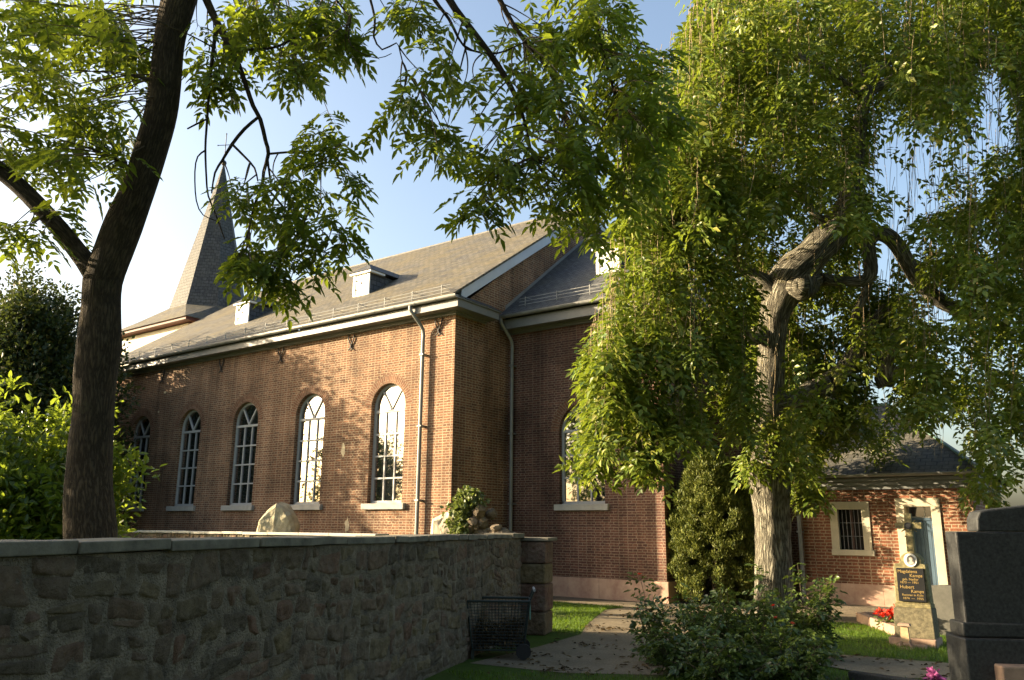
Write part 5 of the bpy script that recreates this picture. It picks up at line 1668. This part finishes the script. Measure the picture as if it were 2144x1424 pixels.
cs = np.array([tuple(CM @ Vector((rng.uniform(-.28, .28), rng.uniform(-.18, .18), rng.uniform(.16, .42)))) for _ in range(60)])
V, Q = leaf_cloud(cs, np.full(60, .08), 20, .07, False, .5)
o = np_mesh("garden_waste", V, Q, M['dead']); tag(o, "dead leaves and clippings heaped inside the wire cart", "garden waste")

# ================================================================== GRASS AND FALLEN LEAVES
def inside(px, py, poly):
    c = np.zeros(len(px), bool); n = len(poly)
    for i in range(n):
        x0, y0 = poly[i]; x1, y1 = poly[(i + 1) % n]
        cond = ((y0 > py) != (y1 > py)) & (px < (x1 - x0) * (py - y0) / (y1 - y0 + 1e-12) + x0)
        c ^= cond
    return c
def scatter(poly, n):
    xs = [p[0] for p in poly]; ys = [p[1] for p in poly]
    P = np.stack([rng.uniform(min(xs), max(xs), n * 2), rng.uniform(min(ys), max(ys), n * 2)], 1)
    return P[inside(P[:, 0], P[:, 1], poly)][:n]
lawnA = [(-13, 16.6), (-8.98, 16.6), (-9.0, 15.8), (-8.5, 14.6), (-7.9, 13.2), (-7.35, 12.0), (-7.7, 11.9), (-9.4, 12.6), (-13, 13.9)]
lawnB = [(-7.2, 16.55), (-5.5, 13.6), (-3.95, 11.7), (-3.45, 12.4), (-1.2, 12.65), (0.2, 12.6), (.6, 18.0), (-1.0, 16.55)]
lawnC = [(-6.7, 7.9), (-5.6, 8.6), (-4.2, 9.4), (-3.8, 11.4), (-2.5, 10.8), (-1.0, 11.2), (0, 10.6), (0, 7), (-4, 6.5)]
LB = []
for poly, n in ((lawnA, 40000), (lawnB, 50000), (lawnC, 24000)): LB.append(scatter(poly, n))
P = np.concatenate(LB)
nz_ = np.sin(P[:, 0] * 3.1 + 1.7 * np.sin(P[:, 1] * 2.3)) * np.sin(P[:, 1] * 3.7 + 1.3 * np.sin(P[:, 0] * 2.9)) + .5 * np.sin(P[:, 0] * 9 + P[:, 1] * 7)
P = P[rng.random(len(P)) < np.clip(.62 + .45 * nz_, .08, 1)]
P = np.concatenate([P, np.zeros((len(P), 1))], 1)
az = rng.random(len(P)) * 6.283; ln_ = rng.uniform(.025, .085, len(P)) 
D = unit(np.stack([np.cos(az) * .55, np.sin(az) * .55, np.ones(len(P))], 1))
V, Q = leaflets(P, D, unit(np.stack([np.cos(az), np.sin(az), np.zeros(len(P))], 1)), ln_, np.full(len(P), .008), False, 0.1)
tag(np_mesh("grass", V, Q, M['grass']), "short green lawn grass beside the paths and graves", "grass", kind='stuff')
path_poly = [(-6.9, 8.6), (-5.6, 8.75), (-4.2, 9.6), (-3.9, 11.5), (-5.6, 13.6), (-7.35, 15.7), (-9.0, 15.8), (-8.5, 14.6), (-7.9, 13.2), (-7.3, 12.0), (-7.05, 10.4)]
P = np.concatenate([scatter(path_poly, 640), scatter([(-3.9, 11.6), (-3.45, 12.35), (-1.2, 12.6), (-1.0, 11.3), (-2.5, 10.9)], 140), scatter(lawnB, 160), scatter([(-9.5, 17), (-8, 17.3), (-7, 18.3), (-6.5, 17.2)], 120), scatter(lawnC, 120)])
# drifts: gather towards a few centres
cen = P[rng.integers(0, len(P), 40)]
grp = cen[rng.integers(0, 40, len(P))] + rng.normal(0, .2, P.shape) * np.array([1.6, .7])
P = np.where(rng.random((len(P), 1)) < .8, grp, P)
P = np.concatenate([P, np.full((len(P), 1), .022)], 1)
az = rng.random(len(P)) * 6.283
V, Q = leaflets(P, unit(np.stack([np.cos(az), np.sin(az), rng.normal(.05, .15, len(P))], 1)), unit(rng.normal(0, .25, P.shape) + np.array([0, 0, 1.0])), rng.uniform(.05, .11, len(P)), rng.uniform(.025, .05, len(P)))
tag(np_mesh("fallen_leaves", V, Q, M['dead']), "brown fallen leaves strewn over the gravel path", "leaves", kind='stuff')
